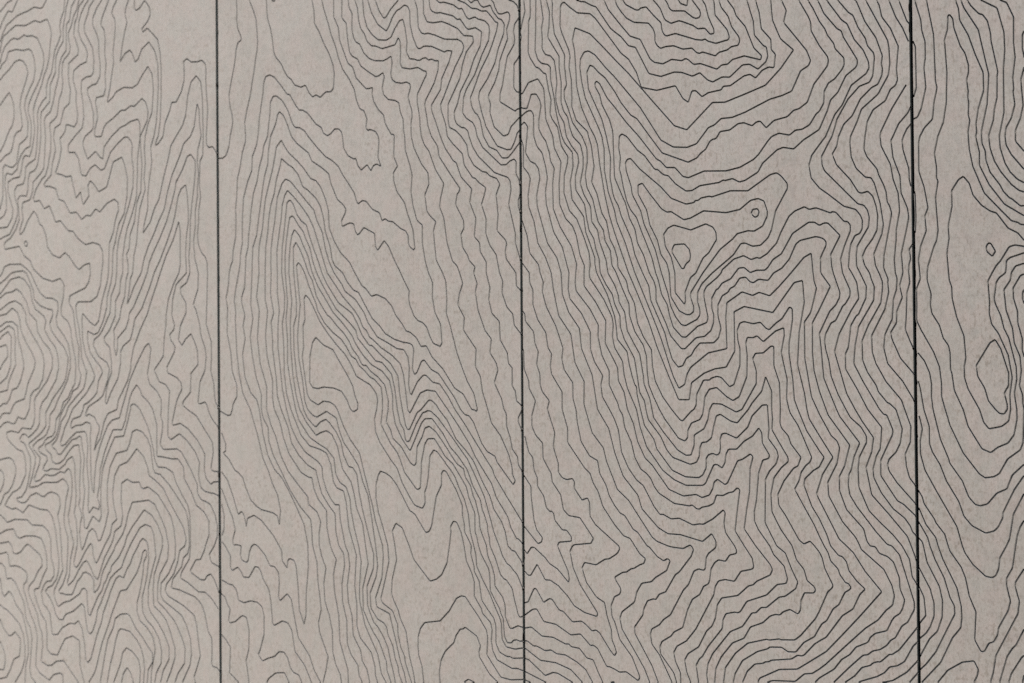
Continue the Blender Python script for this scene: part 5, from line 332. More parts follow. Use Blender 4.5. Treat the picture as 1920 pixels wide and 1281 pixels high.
"7494 22814 7478 22740 7469 22433 7428 22255 7374 22141 7147 21744 7082 21506 7054 21324 7061 21190 7123 21081 7194 21052 7301 21094 7489 21260 7630 21366 8050 21740 8346 22101 8387 22147 8582 22212 8799 22179 8947 22101 9028 21986 9125 21848 9222 21791 9319 21689 9480 21650 9679 21544 10040 21311 10227 21228 10361 21150 10485 20858 10599 20770 10626 20701 10566 20574 10434 20441 10231 20241 10268 20075 10192 19940 10264 19787 10224 19630 10422 19380 10550 19216 10606 19074 10578 19012 10463 18953 10332 18693 10197 18648 10009 18612 9644 18469 9444 18414 9282 18414 9184 18337 9086 18304 8986 18191 8903 18097 8754 18056 8537 18078 8345 18190 8305 18246 8018 18678 7607 19155 7468 19295 7285 19507 7179 19575 7107 19565 7044 19471 7033 19340 7058 19152 7118 18898 7336 18447 7387 18320 7424 18133 7426 17826 7485 17516 7587 17234 7620 17080 7756 16768 7840 16522 7907 16337 8024 16076 8257 15543 8323 15377 8421 15091 8502 14867 8589 14700 8681 14755 8719 14896 8778 14992 9051 15189 9333 15244 9320 15669 9340 15873 9569 16016 9727 15962 9822 16002 9979 15950 10113 16068 10293 16248 10480 16448 10584 16501 10607 16237 10621 16122 10654 16029 10586 15768 10562 15697 10477 15585 10476 15101 10565 14588 10646 14418 10676 14354 10838 14073 10919 14004 10956 13913 10916 13702 10783 13451 10795 13275 10981 12945 11164 12743 11221 12634 11236 12593 11546 12345 11652 12144 11683 12009 11660 11890 11569 11815 11459 11682 11290 11566 11163 11451 10999 11299 10727 11044 10636 10973 10537 10907 10422 10890 10291 10778 9958 10759 9880 10726 9958 10707 10291 10750 10420 10663 10534 10666 10632 10619 10721 10565 10988 10360 11149 10238 11272 10147 11439 10061 11546 9949 11636 9891 11656 9776 11622 9635 11511 9414 11194 9109 11178 9066 11119 8946 10931 8711 10818 8498",
"7572 22800 7578 22538 7503 22243 7426 22009 7200 21612 7170 21368 7223 21255 7276 21268 7366 21340 7472 21401 7632 21576 7739 21721 7897 21871 8001 21908 8209 22124 8406 22325 8818 22384 8957 22296 9006 22228 9087 22155 9152 22032 9192 22000 9241 21980 9265 21947 9305 21873 9450 21827 9577 21718 9657 21693 9785 21713 9847 21652 9902 21631 9993 21708 10106 21588 10300 21506 10391 21404 10468 21371 10586 21266 10678 21008 10753 20902 10864 20738 10878 20665 10862 20610 10748 20484 10627 20301 10619 20187 10584 20113 10443 19909 10578 19670 10612 19587 10617 19473 10733 19260 10845 19106 10859 19047 10843 18978 10728 18842 10651 18755 10554 18522 10434 18447 10357 18432 10263 18354 10069 18320 9953 18229 9865 18328 9809 18321 9746 18275 9619 18327 9539 18322 9410 18245 9264 18235 9223 18172 9198 18144 9149 18137 9108 18115 9042 18009 8959 17956 8909 17900 8768 17848 8360 18009 8167 18257 7965 18524 7862 18586 7708 18775 7605 18945 7449 19159 7344 19247 7256 19340 7203 19366 7149 19266 7173 19017 7390 18566 7462 18314 7530 18002 7518 17712 7563 17480 7589 17406 7649 17307 7691 17167 7852 16825 7910 16594 8031 16332 8128 16148 8159 15936 8259 15723 8375 15481 8423 15301 8488 15106 8579 14996 8651 15012 8713 15118 8788 15159 8839 15243 8922 15326 9134 15327 9208 15392 9247 15524 9200 15701 9205 15848 9271 15971 9361 16019 9393 16070 9458 16097 9539 16206 9627 16215 9682 16155 9737 16134 9817 16179 9958 16160 10041 16258 10162 16318 10272 16436 10367 16632 10429 16679 10650 16719 10703 16707 10756 16688 10796 16648 10795 16591 10715 16431 10716 16233 10851 16047 10692 15744 10591 15569 10587 15171 10607 14929 10679 14659 10771 14419 10796 14348 11097 13951 11020 13669 10948 13534 10946 13351 11043 13101 11276 12859 11318 12701 11361 12641 11434 12633 11484 12552 11599 12514 11677 12449 11754 12247 11759 12110 11822 11963 11792 11851 11755 11786 11683 11740 11647 11689 11580 11553 11420 11506 11354 11452 11317 11380 11154 11307 11064 11199 10952 11127 10846 10991 10634 10855 10573 10790 10633 10737 10842 10640 10945 10524 11056 10472 11143 10380 11304 10337 11340 10272 11405 10230 11564 10213 11627 10089 11662 10045 11734 10012 11769 9954 11796 9848 11730 9689 11721 9551 11639 9334 11559 9255 11443 9195 11391 9106 11318 9085 11274 9016 11228 8850 10989 8565 10972 8521",
"8891 22562 9066 22463 9400 22401 9608 22315 9814 22169 9884 22091 10023 21877 10077 21810 10178 21750 10334 21750 10418 21669 10517 21640 10623 21561 10713 21403 10758 21360 10817 21244 10823 21086 10882 20963 10971 20893 11074 20750 11099 20690 11095 20598 10966 20489 10951 20427 10859 20326 10820 20246 10744 20160 10651 19997 10573 19893 10648 19769 10737 19584 10811 19479 10848 19389 10937 19266 10951 19201 11076 19060 11078 18968 11052 18914 10946 18797 10856 18750 10794 18642 10785 18486 10723 18385 10677 18354 10584 18219 10477 18167 10377 18162 10291 18103 10137 18141 10035 18106 9980 18053 9836 17876 9764 17815 9556 17721 9347 17687 9014 17708 8766 17631 8683 17656 8559 17789 8425 17798 8333 17895 8266 17933 7992 18271 7792 18485 7602 18723 7481 18864 7360 19083 7307 19124 7280 19091 7289 19036 7358 18922 7392 18781 7513 18555 7564 18398 7572 18305 7581 17999 7592 17711 7728 17409 7762 17346 7829 17114 7914 16958 7954 16759 8047 16589 8138 16329 8213 16205 8243 16099 8241 15934 8327 15752 8393 15615 8467 15434 8632 15253 8690 15249 8865 15402 8997 15418 9095 15497 9134 15600 9139 15717 9110 15791 9109 15939 9183 16062 9208 16068 9273 16147 9403 16201 9468 16279 9525 16343 9605 16347 9694 16274 9786 16303 9912 16299 9960 16340 10031 16438 10157 16512 10322 16778 10554 16916 10637 16911 10705 16866 10773 16894 10826 16891 10996 16716 10859 16468 10872 16312 10893 16226 10984 15962 10976 15892 10926 15801 10839 15719 10688 15425 10709 15240 10742 14836 10917 14420 10961 14328 11235 13981 11154 13791 11113 13622 11082 13565 11069 13439 11089 13299 11184 13149 11443 12832 11594 12673 11658 12655 11757 12550 11826 12334 11949 11944 11948 11848 11861 11684 11782 11630 11694 11472 11629 11433 11570 11359 11483 11301 11381 11274 11315 11220 11249 11208 11055 11031 10837 10815 11050 10639 11240 10498 11306 10497 11371 10455 11473 10448 11559 10406 11616 10343 11680 10315 11764 10173 11842 10134 11925 9986 11924 9890 11791 9477 11717 9249 11615 9125 11550 9095 11396 8909 11129 8544 11129 8544",
"9793 22399 9879 22332 9948 22196 10157 21978 10243 21931 10397 21926 10542 21775 10614 21720 10761 21602 10871 21335 10914 21186 11018 21063 11127 20827 11267 20694 11281 20649 11280 20593 11084 20324 11053 20243 10993 20223 10803 20042 10741 19922 10710 19876 10740 19822 10799 19687 10984 19459 11043 19424 11072 19336 11261 19019 11261 18963 11245 18922 11103 18824 10989 18616 10883 18520 10836 18382 10720 18144 10571 18063 10498 18026 10351 17912 10197 17945 10111 17920 9898 17755 9825 17637 9634 17538 9546 17520 9442 17575 9329 17554 9305 17565 9240 17534 8946 17509 8822 17449 8730 17448 8565 17560 8457 17679 8373 17703 8290 17778 8239 17787 8079 17992 7968 18076 7794 18287 7717 18329 7677 18297 7663 18130 7691 17990 7672 17824 7697 17746 7733 17561 7788 17360 7848 17235 7941 17123 8025 16907 8100 16737 8183 16538 8240 16325 8281 16218 8330 16021 8421 15869 8453 15719 8510 15553 8642 15417 8708 15411 8891 15560 9031 15609 9052 15675 9028 15779 8991 15957 8992 16031 9029 16103 9193 16223 9259 16287 9275 16330 9454 16470 9598 16510 9709 16452 9796 16477 9836 16461 9946 16521 10089 16659 10152 16800 10271 17010 10357 17077 10495 17126 10563 17086 10655 17102 10708 17085 10865 17022 10888 17039 10940 17027 11051 16900 11098 16898 11139 16849 11138 16765 11054 16572 10997 16398 11023 16221 11125 15993 11121 15908 11060 15812 11023 15785 10923 15597 10856 15563 10779 15423 10759 15324 10776 15211 10819 15055 10847 14857 10942 14617 11049 14420 11109 14316 11255 14191 11327 14074 11330 13990 11228 13793 11207 13638 11216 13401 11352 13099 11503 12953 11674 12801 11795 12662 11892 12495 11925 12271 11981 12190",
"10645 22245 10618 22106 10656 21971 10763 21808 10852 21680 10977 21368 11080 21224 11203 20943 11407 20757 11443 20682 11435 20599 11360 20455 11233 20332 11134 20141 11051 20095 10839 19860 11045 19572 11126 19506 11220 19291 11344 19137 11415 18975 11422 18890 11384 18824 11176 18690 11047 18441 10941 18323 10810 18044 10718 17939 10607 17804 10566 17678 10594 17505 10711 17364 10831 17276 11053 17100 11216 17049 11281 16968 11307 16897 11301 16785 11271 16733 11204 16706 11144 16596 11120 16471 11106 16288 11152 16216 11219 16088 11246 15877 11141 15725 10966 15413 10899 15181 11061 14631 11177 14421 11271 14268 11426 14054 11398 13866 11318 13662 11391 13309 11620 13068 11867 12789 11916 12668 11978 12507",
"10912 22197 10843 22145 10804 22073 10795 21961 10941 21665 10986 21515 11007 21427 11161 21133 11314 20940 11453 20866 11495 20779 11515 20545 11506 20477 11418 20391 11387 20297 11282 20163 11214 20017 11147 19984 10996 19840 11143 19659 11209 19609 11274 19447 11375 19288 11403 19186 11490 19079 11496 19008 11471 18780 11427 18705 11287 18665 11129 18511 10970 18257 10946 18174 10898 18037 10746 17779 10752 17665 10789 17584 11246 17121 11327 17099 11377 17033 11402 16933 11389 16808 11232 16564 11216 16438 11221 16298 11266 16212 11351 16034 11341 15874 11243 15674 11206 15647 11131 15522 11093 15235 11052 15151 11050 14954 11209 14687 11351 14422 11540 14188 11515 13910 11462 13812 11414 13644 11423 13533 11522 13341 11679 13139 11835 13022 11905 12928 11939 12847 11980 12809",
"11154 22153 11007 22030 10945 21903 11007 21789 11032 21650 11105 21475 11222 21342 11331 21107 11483 20931 11570 20873 11619 20754 11628 20669 11610 20602 11623 20495 11533 20270 11377 20073 11264 19835 11234 19810 11263 19779 11370 19513 11521 19278 11606 19032 11590 18929 11606 18857 11595 18775 11543 18668 11455 18632 11299 18496 11186 18288 11066 18185 10990 18029 10961 17897 10897 17799 10955 17657 11146 17447 11255 17275 11299 17257 11387 17277 11452 17210 11495 17082 11518 16948 11505 16760 11446 16652 11349 16531 11299 16421 11332 16308 11397 16207 11415 16137 11460 16024 11448 15843 11241 15513 11187 15262 11165 15024 11292 14785 11513 14423 11571 14357 11607 14355 11691 14155 11683 14093 11520 13757 11518 13563 11737 13245 11823 13200 11980 13059",
"11391 22110 11283 22031 11211 21895 11190 21708 11201 21621 11290 21409 11347 21238 11571 21006 11706 20741 11726 20585 11712 20378 11693 20283 11384 19792 11680 19226 11696 19126 11706 18917 11682 18766 11541 18536 11312 18361 11252 18205 11158 18016 11145 17932 11162 17741 11229 17589 11353 17465 11433 17451 11476 17376 11553 17106 11593 16832 11570 16702 11458 16449 11478 16302 11525 16203 11570 16090 11572 16006 11545 15806 11374 15524 11283 15316 11288 15065 11352 14910 11474 14729 11495 14659 11616 14514 11652 14500 11734 14425 11816 14170 11786 13984 11731 13872 11636 13781 11610 13704 11634 13622 11740 13473 11980 13216",
"11599 22073 11591 22060 11568 21987 11428 21850 11385 21759 11399 21588 11430 21386 11508 21219 11674 21074 11737 20918 11808 20851 11832 20778 11816 20641 11838 20339 11727 20118 11610 19987 11572 19838 11534 19773 11570 19699 11604 19541 11718 19381 11823 19133 11794 18838 11807 18698 11781 18631 11709 18583 11642 18443 11473 18340 11391 18193 11356 18000 11338 17833 11378 17732 11515 17561 11536 17483 11600 17354 11635 17254 11648 17121 11676 17078 11708 16972 11673 16794 11596 16422 11589 16263 11615 16199 11650 16115 11642 16073 11655 15948 11602 15728 11416 15384 11421 15175 11470 15021 11605 14784 11808 14549 11852 14425 11932 14206 11921 14000 11852 13847 11864 13696 11905 13546 11979 13453",
"11972 20255 11893 20096 11798 19963 11701 19752 11792 19519 11884 19362 11960 19181",
"11972 20016 11949 19998 11834 19736 11942 19446 11970 19417",
"11925 18624 11727 18331 11572 18038 11562 17983 11574 17857 11697 17611 11731 17415 11797 17230 11815 16994 11766 16747 11761 16609 11735 16361 11747 16194 11769 16124 11759 15973 11716 15849 11698 15594 11598 15395 11578 15228 11629 15020 11828 14791 11974 14550",
"11974 18319 11942 18256 11818 18129 11739 17969 11708 17916 11734 17692 11824 17450 11836 17228 11919 17029 11936 16904 11902 16740 11831 16440 11849 16191 11803 16026 11837 15873 11760 15689 11755 15544 11675 15421 11691 15338 11803 15087 11978 14887",
"11974 18102 11925 18051 11879 17958 11859 17897 11871 17778 11944 17538 11948 17400 11966 17313 11975 17310",
"6028 18351 6053 18270 6049 17970 6132 17877 6168 17788 6128 17538 6136 17380 6227 17154 6289 16837 6416 16627 6516 16389 6548 16154 6635 15762 6841 15486 6905 15075 7058 14796 7050 14473 7074 14396 7184 14059 7367 13847 7418 13650 7546 13362 7589 13259 7769 13113 8141 12609 8216 12552 8391 12494 8468 12480 8634 12469 8710 12509 8739 12523 8759 12512 8792 12462 8758 12371 8573 12146 8506 12098 8352 11850 8251 11811 8191 11728 8165 11741 8063 11707 8002 11588 7984 11496 7850 11321 7853 11231 8121 10802 8220 10572 8116 10323 7838 9845 7834 9754 7964 9603 7980 9515 8039 9407 8140 9392 8166 9410 8224 9338 8325 9317 8473 9098 8539 9062 8719 8872 8751 8788 8718 8732 8698 8717 8668 8725 8594 8752 8427 8710 8350 8682 8174 8591 8097 8520 7782 8048",
"6028 17157 6104 16956 6148 16694 6295 16523 6325 16396 6379 16253 6361 16113 6427 15892 6588 15607 6707 15278 6684 15123 6724 14968 6866 14781 6868 14549 6916 14395 6936 14210 6996 13933 7136 13728 7269 13662 7302 13479 7406 13314 7457 13163 7543 13029 7629 12926 7707 12891 7843 12700 7911 12666 8063 12477 8097 12464 8223 12336 8323 12281 8386 12317 8427 12287 8372 12150 8194 12042 8126 11978 7972 11946 7893 11821 7854 11675 7649 11521 7613 11424 7646 11275 7833 11003 8002 10747 8085 10560 7998 10357 7823 10069 7630 9762 7594 9606 7628 9517 7830 9400 7866 9262 7942 9151 8095 9147 8162 9096 8338 9022 8391 8895 8348 8857 8287 8881 8185 8808 8056 8657 8022 8637 7866 8421 7797 8374 7657 8158 7578 8109 7503 8007",
"6029 16536 6136 16403 6144 16253 6198 16149 6196 15929 6277 15707 6414 15517 6448 15297 6511 15203 6487 15016 6508 14907 6684 14649 6683 14393 6773 14115 6771 13914 7054 13549 7143 13475 7194 13338 7273 13218 7350 13007 7540 12755 7686 12603 7790 12570 7864 12468 7942 12363 8035 12296 8009 12227 7949 12208 7845 12147 7811 12145 7724 12090 7663 12082 7541 12011 7541 11981 7631 11850 7631 11804 7608 11765 7529 11729 7472 11596 7483 11445 7526 11372 7610 11121 7806 10895 7929 10620 7901 10565 7709 10676 7596 10661 7518 10697 7449 10721 7388 10726 7319 10839 7241 10970 7170 11010 7126 10999 6958 11154 6797 11126 6545 11262 6335 11288 6217 11464 6143 11451 6016 11363",
"11976 16545 11937 16490 11954 16366 11929 16284 11926 16188 11940 16063 11899 15927 11888 15651 11872 15459 11934 15306 11973 15223",
"6022 15836 6052 15799 6064 15688 6202 15536 6224 15363 6282 15237 6252 15049 6306 14908 6310 14751 6341 14657 6464 14517 6430 14392 6554 14050 6525 13847 6610 13600 6609 13476 6675 13400 6747 13374 6847 13393 6882 13344 6872 13259 7005 13086 7094 13120 7129 13060 7136 12861 7224 12742 7529 12512 7537 12505 7607 12455 7620 12410 7588 12355 7535 12316 7447 12264 7377 12253 7227 12164 7040 12189 6995 12109 7064 11906 7231 11702 7362 11635 7404 11440 7472 11247 7479 11111 7522 11025 7552 10935 7520 10885 7451 10957 7278 11194 7217 11231 7155 11211 7049 11299 6978 11340 6826 11318 6674 11457 6601 11475 6484 11622 6439 11630 6337 11566 6210 11760 6173 11758 6069 11555 6016 11541",
"6034 13996 6100 13761 6168 13684 6191 13497 6245 13388 6249 13263 6353 13126 6397 12956 6461 12896 6488 12910 6524 12867 6542 12775 6668 12641 6740 12641 6820 12547 6820 12485 6611 12460 6583 12404 6761 12042 6778 11935 6765 11885 6580 12070 6444 12140 6371 12222 6179 12365 6133 12363 6058 12260 6021 12306",
"6028 13398 6133 13260 6140 13087 6183 12760 6228 12621 6328 12509 6309 12445 6245 12422 6024 12651",
"6016 11169 6121 11191 6305 11072 6497 11069 6705 10988 6759 10995 6804 10957 6938 10945 7062 10817 7168 10799 7246 10634 7324 10489 7243 10329 7161 10150 7055 10112 6928 9961 6793 9924 6748 9878 6694 9875 6484 9755 6291 9716 6105 9563 6014 9566",
"6016 10980 6045 10982 6156 10915 6211 10920 6358 10863 6459 10882 6549 10836 6703 10830 6900 10742 7042 10647 7156 10474 7039 10279 6895 10157 6695 10033 6541 9998 6449 9935 6349 9935 6201 9851 6145 9846 6033 9759 6014 9756",
"6016 10866 6274 10716 6539 10703 6792 10625 6987 10458 6788 10255 6533 10129 6267 10067 6014 9876",
"6015 10720 6079 10702 6354 10500 6492 10559 6574 10551 6826 10443 6571 10288 6489 10264 6352 10298 6073 10045 6014 10018",
"6372 10401 6015 10212",
"6015 10524 6372 10401 6015 10212",
"6104 10376 6015 10334",
"6015 10402 6104 10376 6015 10334",
"6018 11999 6073 11948 6120 11950 6232 12118 6368 11898 6451 11900 6587 11830 6748 11686 6855 11554 7033 11467 7237 11425 7249 11474 6966 11854 6843 12108 6795 12337 6838 12417 6873 12437 7150 12470 7190 12541 6967 12831 6778 12854 6689 12936 6645 13151 6502 13333 6485 13457 6349 13672 6342 13899 6223 14014 6160 14139 6161 14296 6192 14390 6225 14516 6115 14704 6111 14814 6036 14978 6031 15082 6027 15224 6021 15256",
"7516 10499 7499 10493 7455 10501 7499 10517 7516 10507 7499 10493 7455 10501",
"11981 11618 11742 11318 11641 11247 11612 11252 11481 11137 11445 11141 11379 11115 11349 11084 11232 11046 11128 10925 10993 10829 11126 10758 11227 10656 11344 10640 11373 10615 11438 10601 11475 10611 11604 10521 11632 10530 11732 10479 11974 10213",
"11982 11434 11928 11381 11812 11173 11711 11109 11610 11086 11537 11004 11435 10946 11208 10863 11186 10847 11207 10835 11433 10794 11534 10755 11606 10686 11706 10682 11806 10637 11917 10450 11976 10401",
"11982 11193 11839 11038 11651 10915 11507 10877 11651 10865 11836 10777 11983 10641",
"11982 11038 11873 10911 11982 10801",
"6027 19924 6032 19902 6027 19881",
"8330 16321 8235 16656 8135 16871 8060 17026 8011 17210 7876 17453 7860 17568 7781 17801 7773 17908 7803 17959 7855 17968 8000 17809 8329 17537 8496 17362 8728 17266 8853 17281 8870 17307 8919 17307 8960 17337 9092 17355 9124 17341 9408 17409 9672 17392 10006 17591 10099 17608 10161 17563 10250 17456 10252 17384 10078 17093 10013 16836 9964 16737 9853 16641 9735 16632 9624 16681 9560 16677 9447 16528 9125 16292 8964 16150 8897 16034 8892 15901 8927 15781 8923 15708 8884 15657 8702 15572 8635 15588 8545 15702 8471 15853 8431 16033 8330 16321",
"8454 16317 8419 16453 8327 16577 8270 16789 8154 17006 8105 17220 7970 17455 7972 17583 8041 17602 8159 17443 8343 17221 8427 17171 8494 17175 8693 17049 8801 17069 8999 17157 9341 17112 9550 17144 9710 17259 9821 17277 9907 17240 9956 17099 9952 17027 9888 16901 9761 16837 9666 16847 9506 16815 9441 16748 9246 16611 8980 16297 8789 16030 8784 15963 8832 15828 8828 15762 8770 15722 8712 15727 8604 15782 8477 15980 8454 16317",
"8543 16313 8487 16540 8396 16693 8373 16860 8441 16946 8534 16983 8799 16901 9030 16975 9136 16925 9184 16849 9191 16745 9075 16574 8984 16504 8872 16301 8787 16238 8702 16040 8705 15913 8688 15869 8545 16037 8543 16313",
"8539 16709 8697 16712 8771 16632 8790 16542 8778 16476 8719 16433 8685 16368 8652 16369 8603 16445 8504 16599 8505 16644 8539 16709",
"9716 17077 9741 17134 9812 17140 9835 17099 9819 17042 9771 17023 9716 17077",
],
[
"12021 17210 12023 17202 12029 17057 12031 16885 12024 16748 12022 16731",
"12057 21249 12106 21220 12154 21102 12212 20818 12183 20574 12199 20448 12193 20228 12149 20096 12133 19961 12048 19709 12127 19438 12139 19298 12180 19156 12180 18936 12161 18814 12184 18565 12120 18296 12069 18190 12020 18174",
"12152 21973 12132 21921 12124 21549 12141 21463 12200 21343 12304 21216 12320 21007 12359 20802 12337 20716 12304 20123 12205 19690 12293 19233 12311 18635 12331 18544 12287 18349 12266 18146 12159 18045 12098 17940 12079 17859 12077 17488 12143 17291 12193 17013 12149 16906 12167 16720 12091 16525 12057 16348 12074 16182 12078 16100 12029 15978 12028 15909 12029 15751 12025 15634 12027 15566 12078 15455 12243 15165 12318 14973 12343 14755 12341 14592 12387 14429 12447 14226 12615 13876 12817 13619 12891 13571 13006 13590 13074 13632 13177 13814 13338 13931 13369 14011 13386 14303 13388 14435 13376 14501 13373 14621 13335 14727 13361 14912 13346 15098 13279 15259 13258 15445 13181 15674 13157 15928 13239 16046 13253 16138 13308 16223 13414 16252 13519 16214 13571 16127 13583 16034 13660 15912 13630 15662 13549 15440 13523 15255 13452 15097 13433 14912 13454 14727 13413 14621 13408 14501 13393 14435 13392 14303 13401 14011 13431 13932 13587 13823 13682 13648 13747 13611 13857 13598 13928 13648 14123 13907 14286 14246 14345 14441 14391 14596 14393 14751 14421 14958 14492 15138 14645 15405 14692 15507 14696 15571 14695 15680 14699 15828 14700 15892 14660 16009 14666 16086 14684 16239 14659 16407 14597 16597 14616 16770 14580 16875 14631 17130 14693 17306 14700 17653 14686 17731 14634 17838 14542 17950 14529 18145 14494 18336 14514 18418 14544 18978 14633 19388",
"12031 19152 12052 19102 12056 18563 12030 18483",
"12989 21821 12919 21698 12917 21536 12867 21341 12880 21278 12868 21192 12897 20984 12962 20744 12952 20515 12847 20301 12755 20069 12643 19894 12624 19747 12584 19643 12622 19529 12636 19378 12744 19175 12830 18922 12929 18682 12933 18452 12862 18229 12828 18030 12838 17941 12823 17881 12869 17675 12866 17514 12986 17263 13177 17003 13422 16843 13667 16974 13858 17206 13978 17434 13980 17591 14027 17784 14015 17844 14026 17928 13999 18127 13938 18356 13947 18579 14047 18792 14133 19018 14237 19189 14254 19331 14291 19430",
"13094 21802 13056 21762 13000 21616 12992 21503 12950 21422 12942 21329 12941 21261 13007 20912 13024 20532 12963 20298 12884 19984 12696 19731 12653 19634 12693 19527 12874 19228 12945 18896 13000 18648 12974 18273 12899 17943 12898 17875 12904 17781 12943 17690 12949 17575 13001 17417 13120 17254 13166 17164 13239 17080 13272 17064 13377 16969 13423 16969 13470 16963 13576 17046 13609 17057 13682 17132 13729 17215 13847 17358 13901 17505 13909 17616 13949 17699 13956 17790 13957 17856 13894 18189 13879 18559 13937 18790 14012 19097 14188 19345 14228 19438",
"13236 21777 13191 21731 13108 21611 13052 21459 13032 21314 13088 21102 13100 20965 13132 20812 13128 20543 13138 20481 13046 20097 13041 20017 12998 19854 12936 19784 12888 19781 12785 19692 12736 19624 12783 19543 12884 19430 12931 19414 12991 19329 13030 19156 13033 19075 13115 18670 13104 18610 13100 18342 13065 18198 13050 18065 12988 17868 13005 17719 13057 17554 13136 17414 13267 17245 13360 17165 13426 17139 13492 17157 13585 17224 13718 17374 13797 17500 13851 17654 13871 17797 13817 17999 13806 18132 13775 18279 13778 18543 13769 18603 13858 18983 13863 19062 13904 19222 13963 19291 14008 19295 14106 19381 14151 19448",
"13359 21755 13311 21716 13243 21614 13180 21437 13167 21291 13222 20986 13208 20437 13222 20194 13209 19967 13117 19677 12906 19603 13115 19476 13198 19164 13206 18935 13186 18696 13185 18147 13123 17857 13133 17709 13191 17517 13256 17399 13342 17306 13427 17254 13513 17295 13600 17375 13667 17483 13728 17663 13741 17807 13688 18102 13701 18643 13688 18883 13701 19107 13789 19394 13991 19468",
"13484 21652 13322 21493 13253 21384 13239 21279 13251 21169 13316 21038 13358 20857 13332 20701 13341 20672 13326 20527 13353 20269 13331 20085 13326 19764 13237 19595 13150 19572 13237 19528 13321 19337 13317 19017 13334 18828 13301 18577 13312 18429 13302 18404 13324 18241 13278 18072 13210 17957 13195 17851 13207 17743 13272 17618 13429 17420 13590 17594 13657 17708 13671 17813 13659 17920 13595 18044 13554 18220 13580 18377 13571 18405 13586 18549 13559 18804 13581 18987 13585 19306 13673 19474 13758 19497",
"13447 18816 13472 18933 13473 19093 13451 19148 13428 19098 13425 18938 13447 18816 13472 18933 13473 19093 13451 19148",
"13432 17646 13542 17764 13543 17823 13544 17896 13484 18054 13453 18216 13486 18532 13446 18696 13401 18541 13426 18219 13391 18062 13327 17914 13326 17841 13325 17781 13432 17646 13542 17764 13543 17823 13544 17896 13484 18054 13453 18216 13486 18532 13446 18696",
"13417 16462 13529 16475 13601 16449 13703 16273 13755 16212 13805 16118 13856 16011 13833 15762 13835 15618 13804 15487 13718 15371 13597 15109 13543 14832 13571 14608 13559 14436 13580 14291 13664 14226 13819 14199 13885 14281 13937 14438 14076 14687 14123 14830 14127 14960 14109 15064 14136 15337 14228 15569 14281 15789 14289 15931 14318 16008 14328 16098 14351 16331 14329 16513 14339 16668 14298 16904 14305 17099 14224 17241 14168 17284 14096 17204 14050 17063 13945 16945 13841 16878 13763 16859 13617 16680 13498 16626 13418 16537 13340 16634 13220 16700 13075 16898 12995 16927 12887 17007 12780 17141 12734 17293 12660 17386 12597 17350 12505 17213 12507 17009 12455 16767 12463 16603 12433 16414 12452 16168 12461 16073 12490 15990 12495 15840 12548 15608 12641 15363 12662 15079 12640 14971 12641 14836 12687 14687 12829 14432 12880 14271 12947 14188 13108 14220 13196 14287 13222 14434 13214 14607 13247 14833 13200 15113 13083 15382 12997 15504 12968 15639 12974 15786 12956 16042 13012 16147 13067 16239 13122 16297 13231 16466 13304 16485 13417 16462 13529 16475 13601 16449 13703 16273 13755 16212 13805 16118 13856 16011 13833 15762 13835 15618 13804 15487 13718 15371 13597 15109 13543 14832 13571 14608 13559 14436 13580 14291 13664 14226 13819 14199 13885 14281 13937 14438 14076 14687 14123 14830 14127 14960 14109 15064 14136 15337 14228 15569 14281 15789 14289 15931 14318 16008 14328 16098 14351 16331 14329 16513 14339 16668 14298 16904 14305 17099 14224 17241 14168 17284 14096 17204 14050 17063 13945 16945 13841 16878 13763 16859 13617 16680 13498 16626 13418 16537",
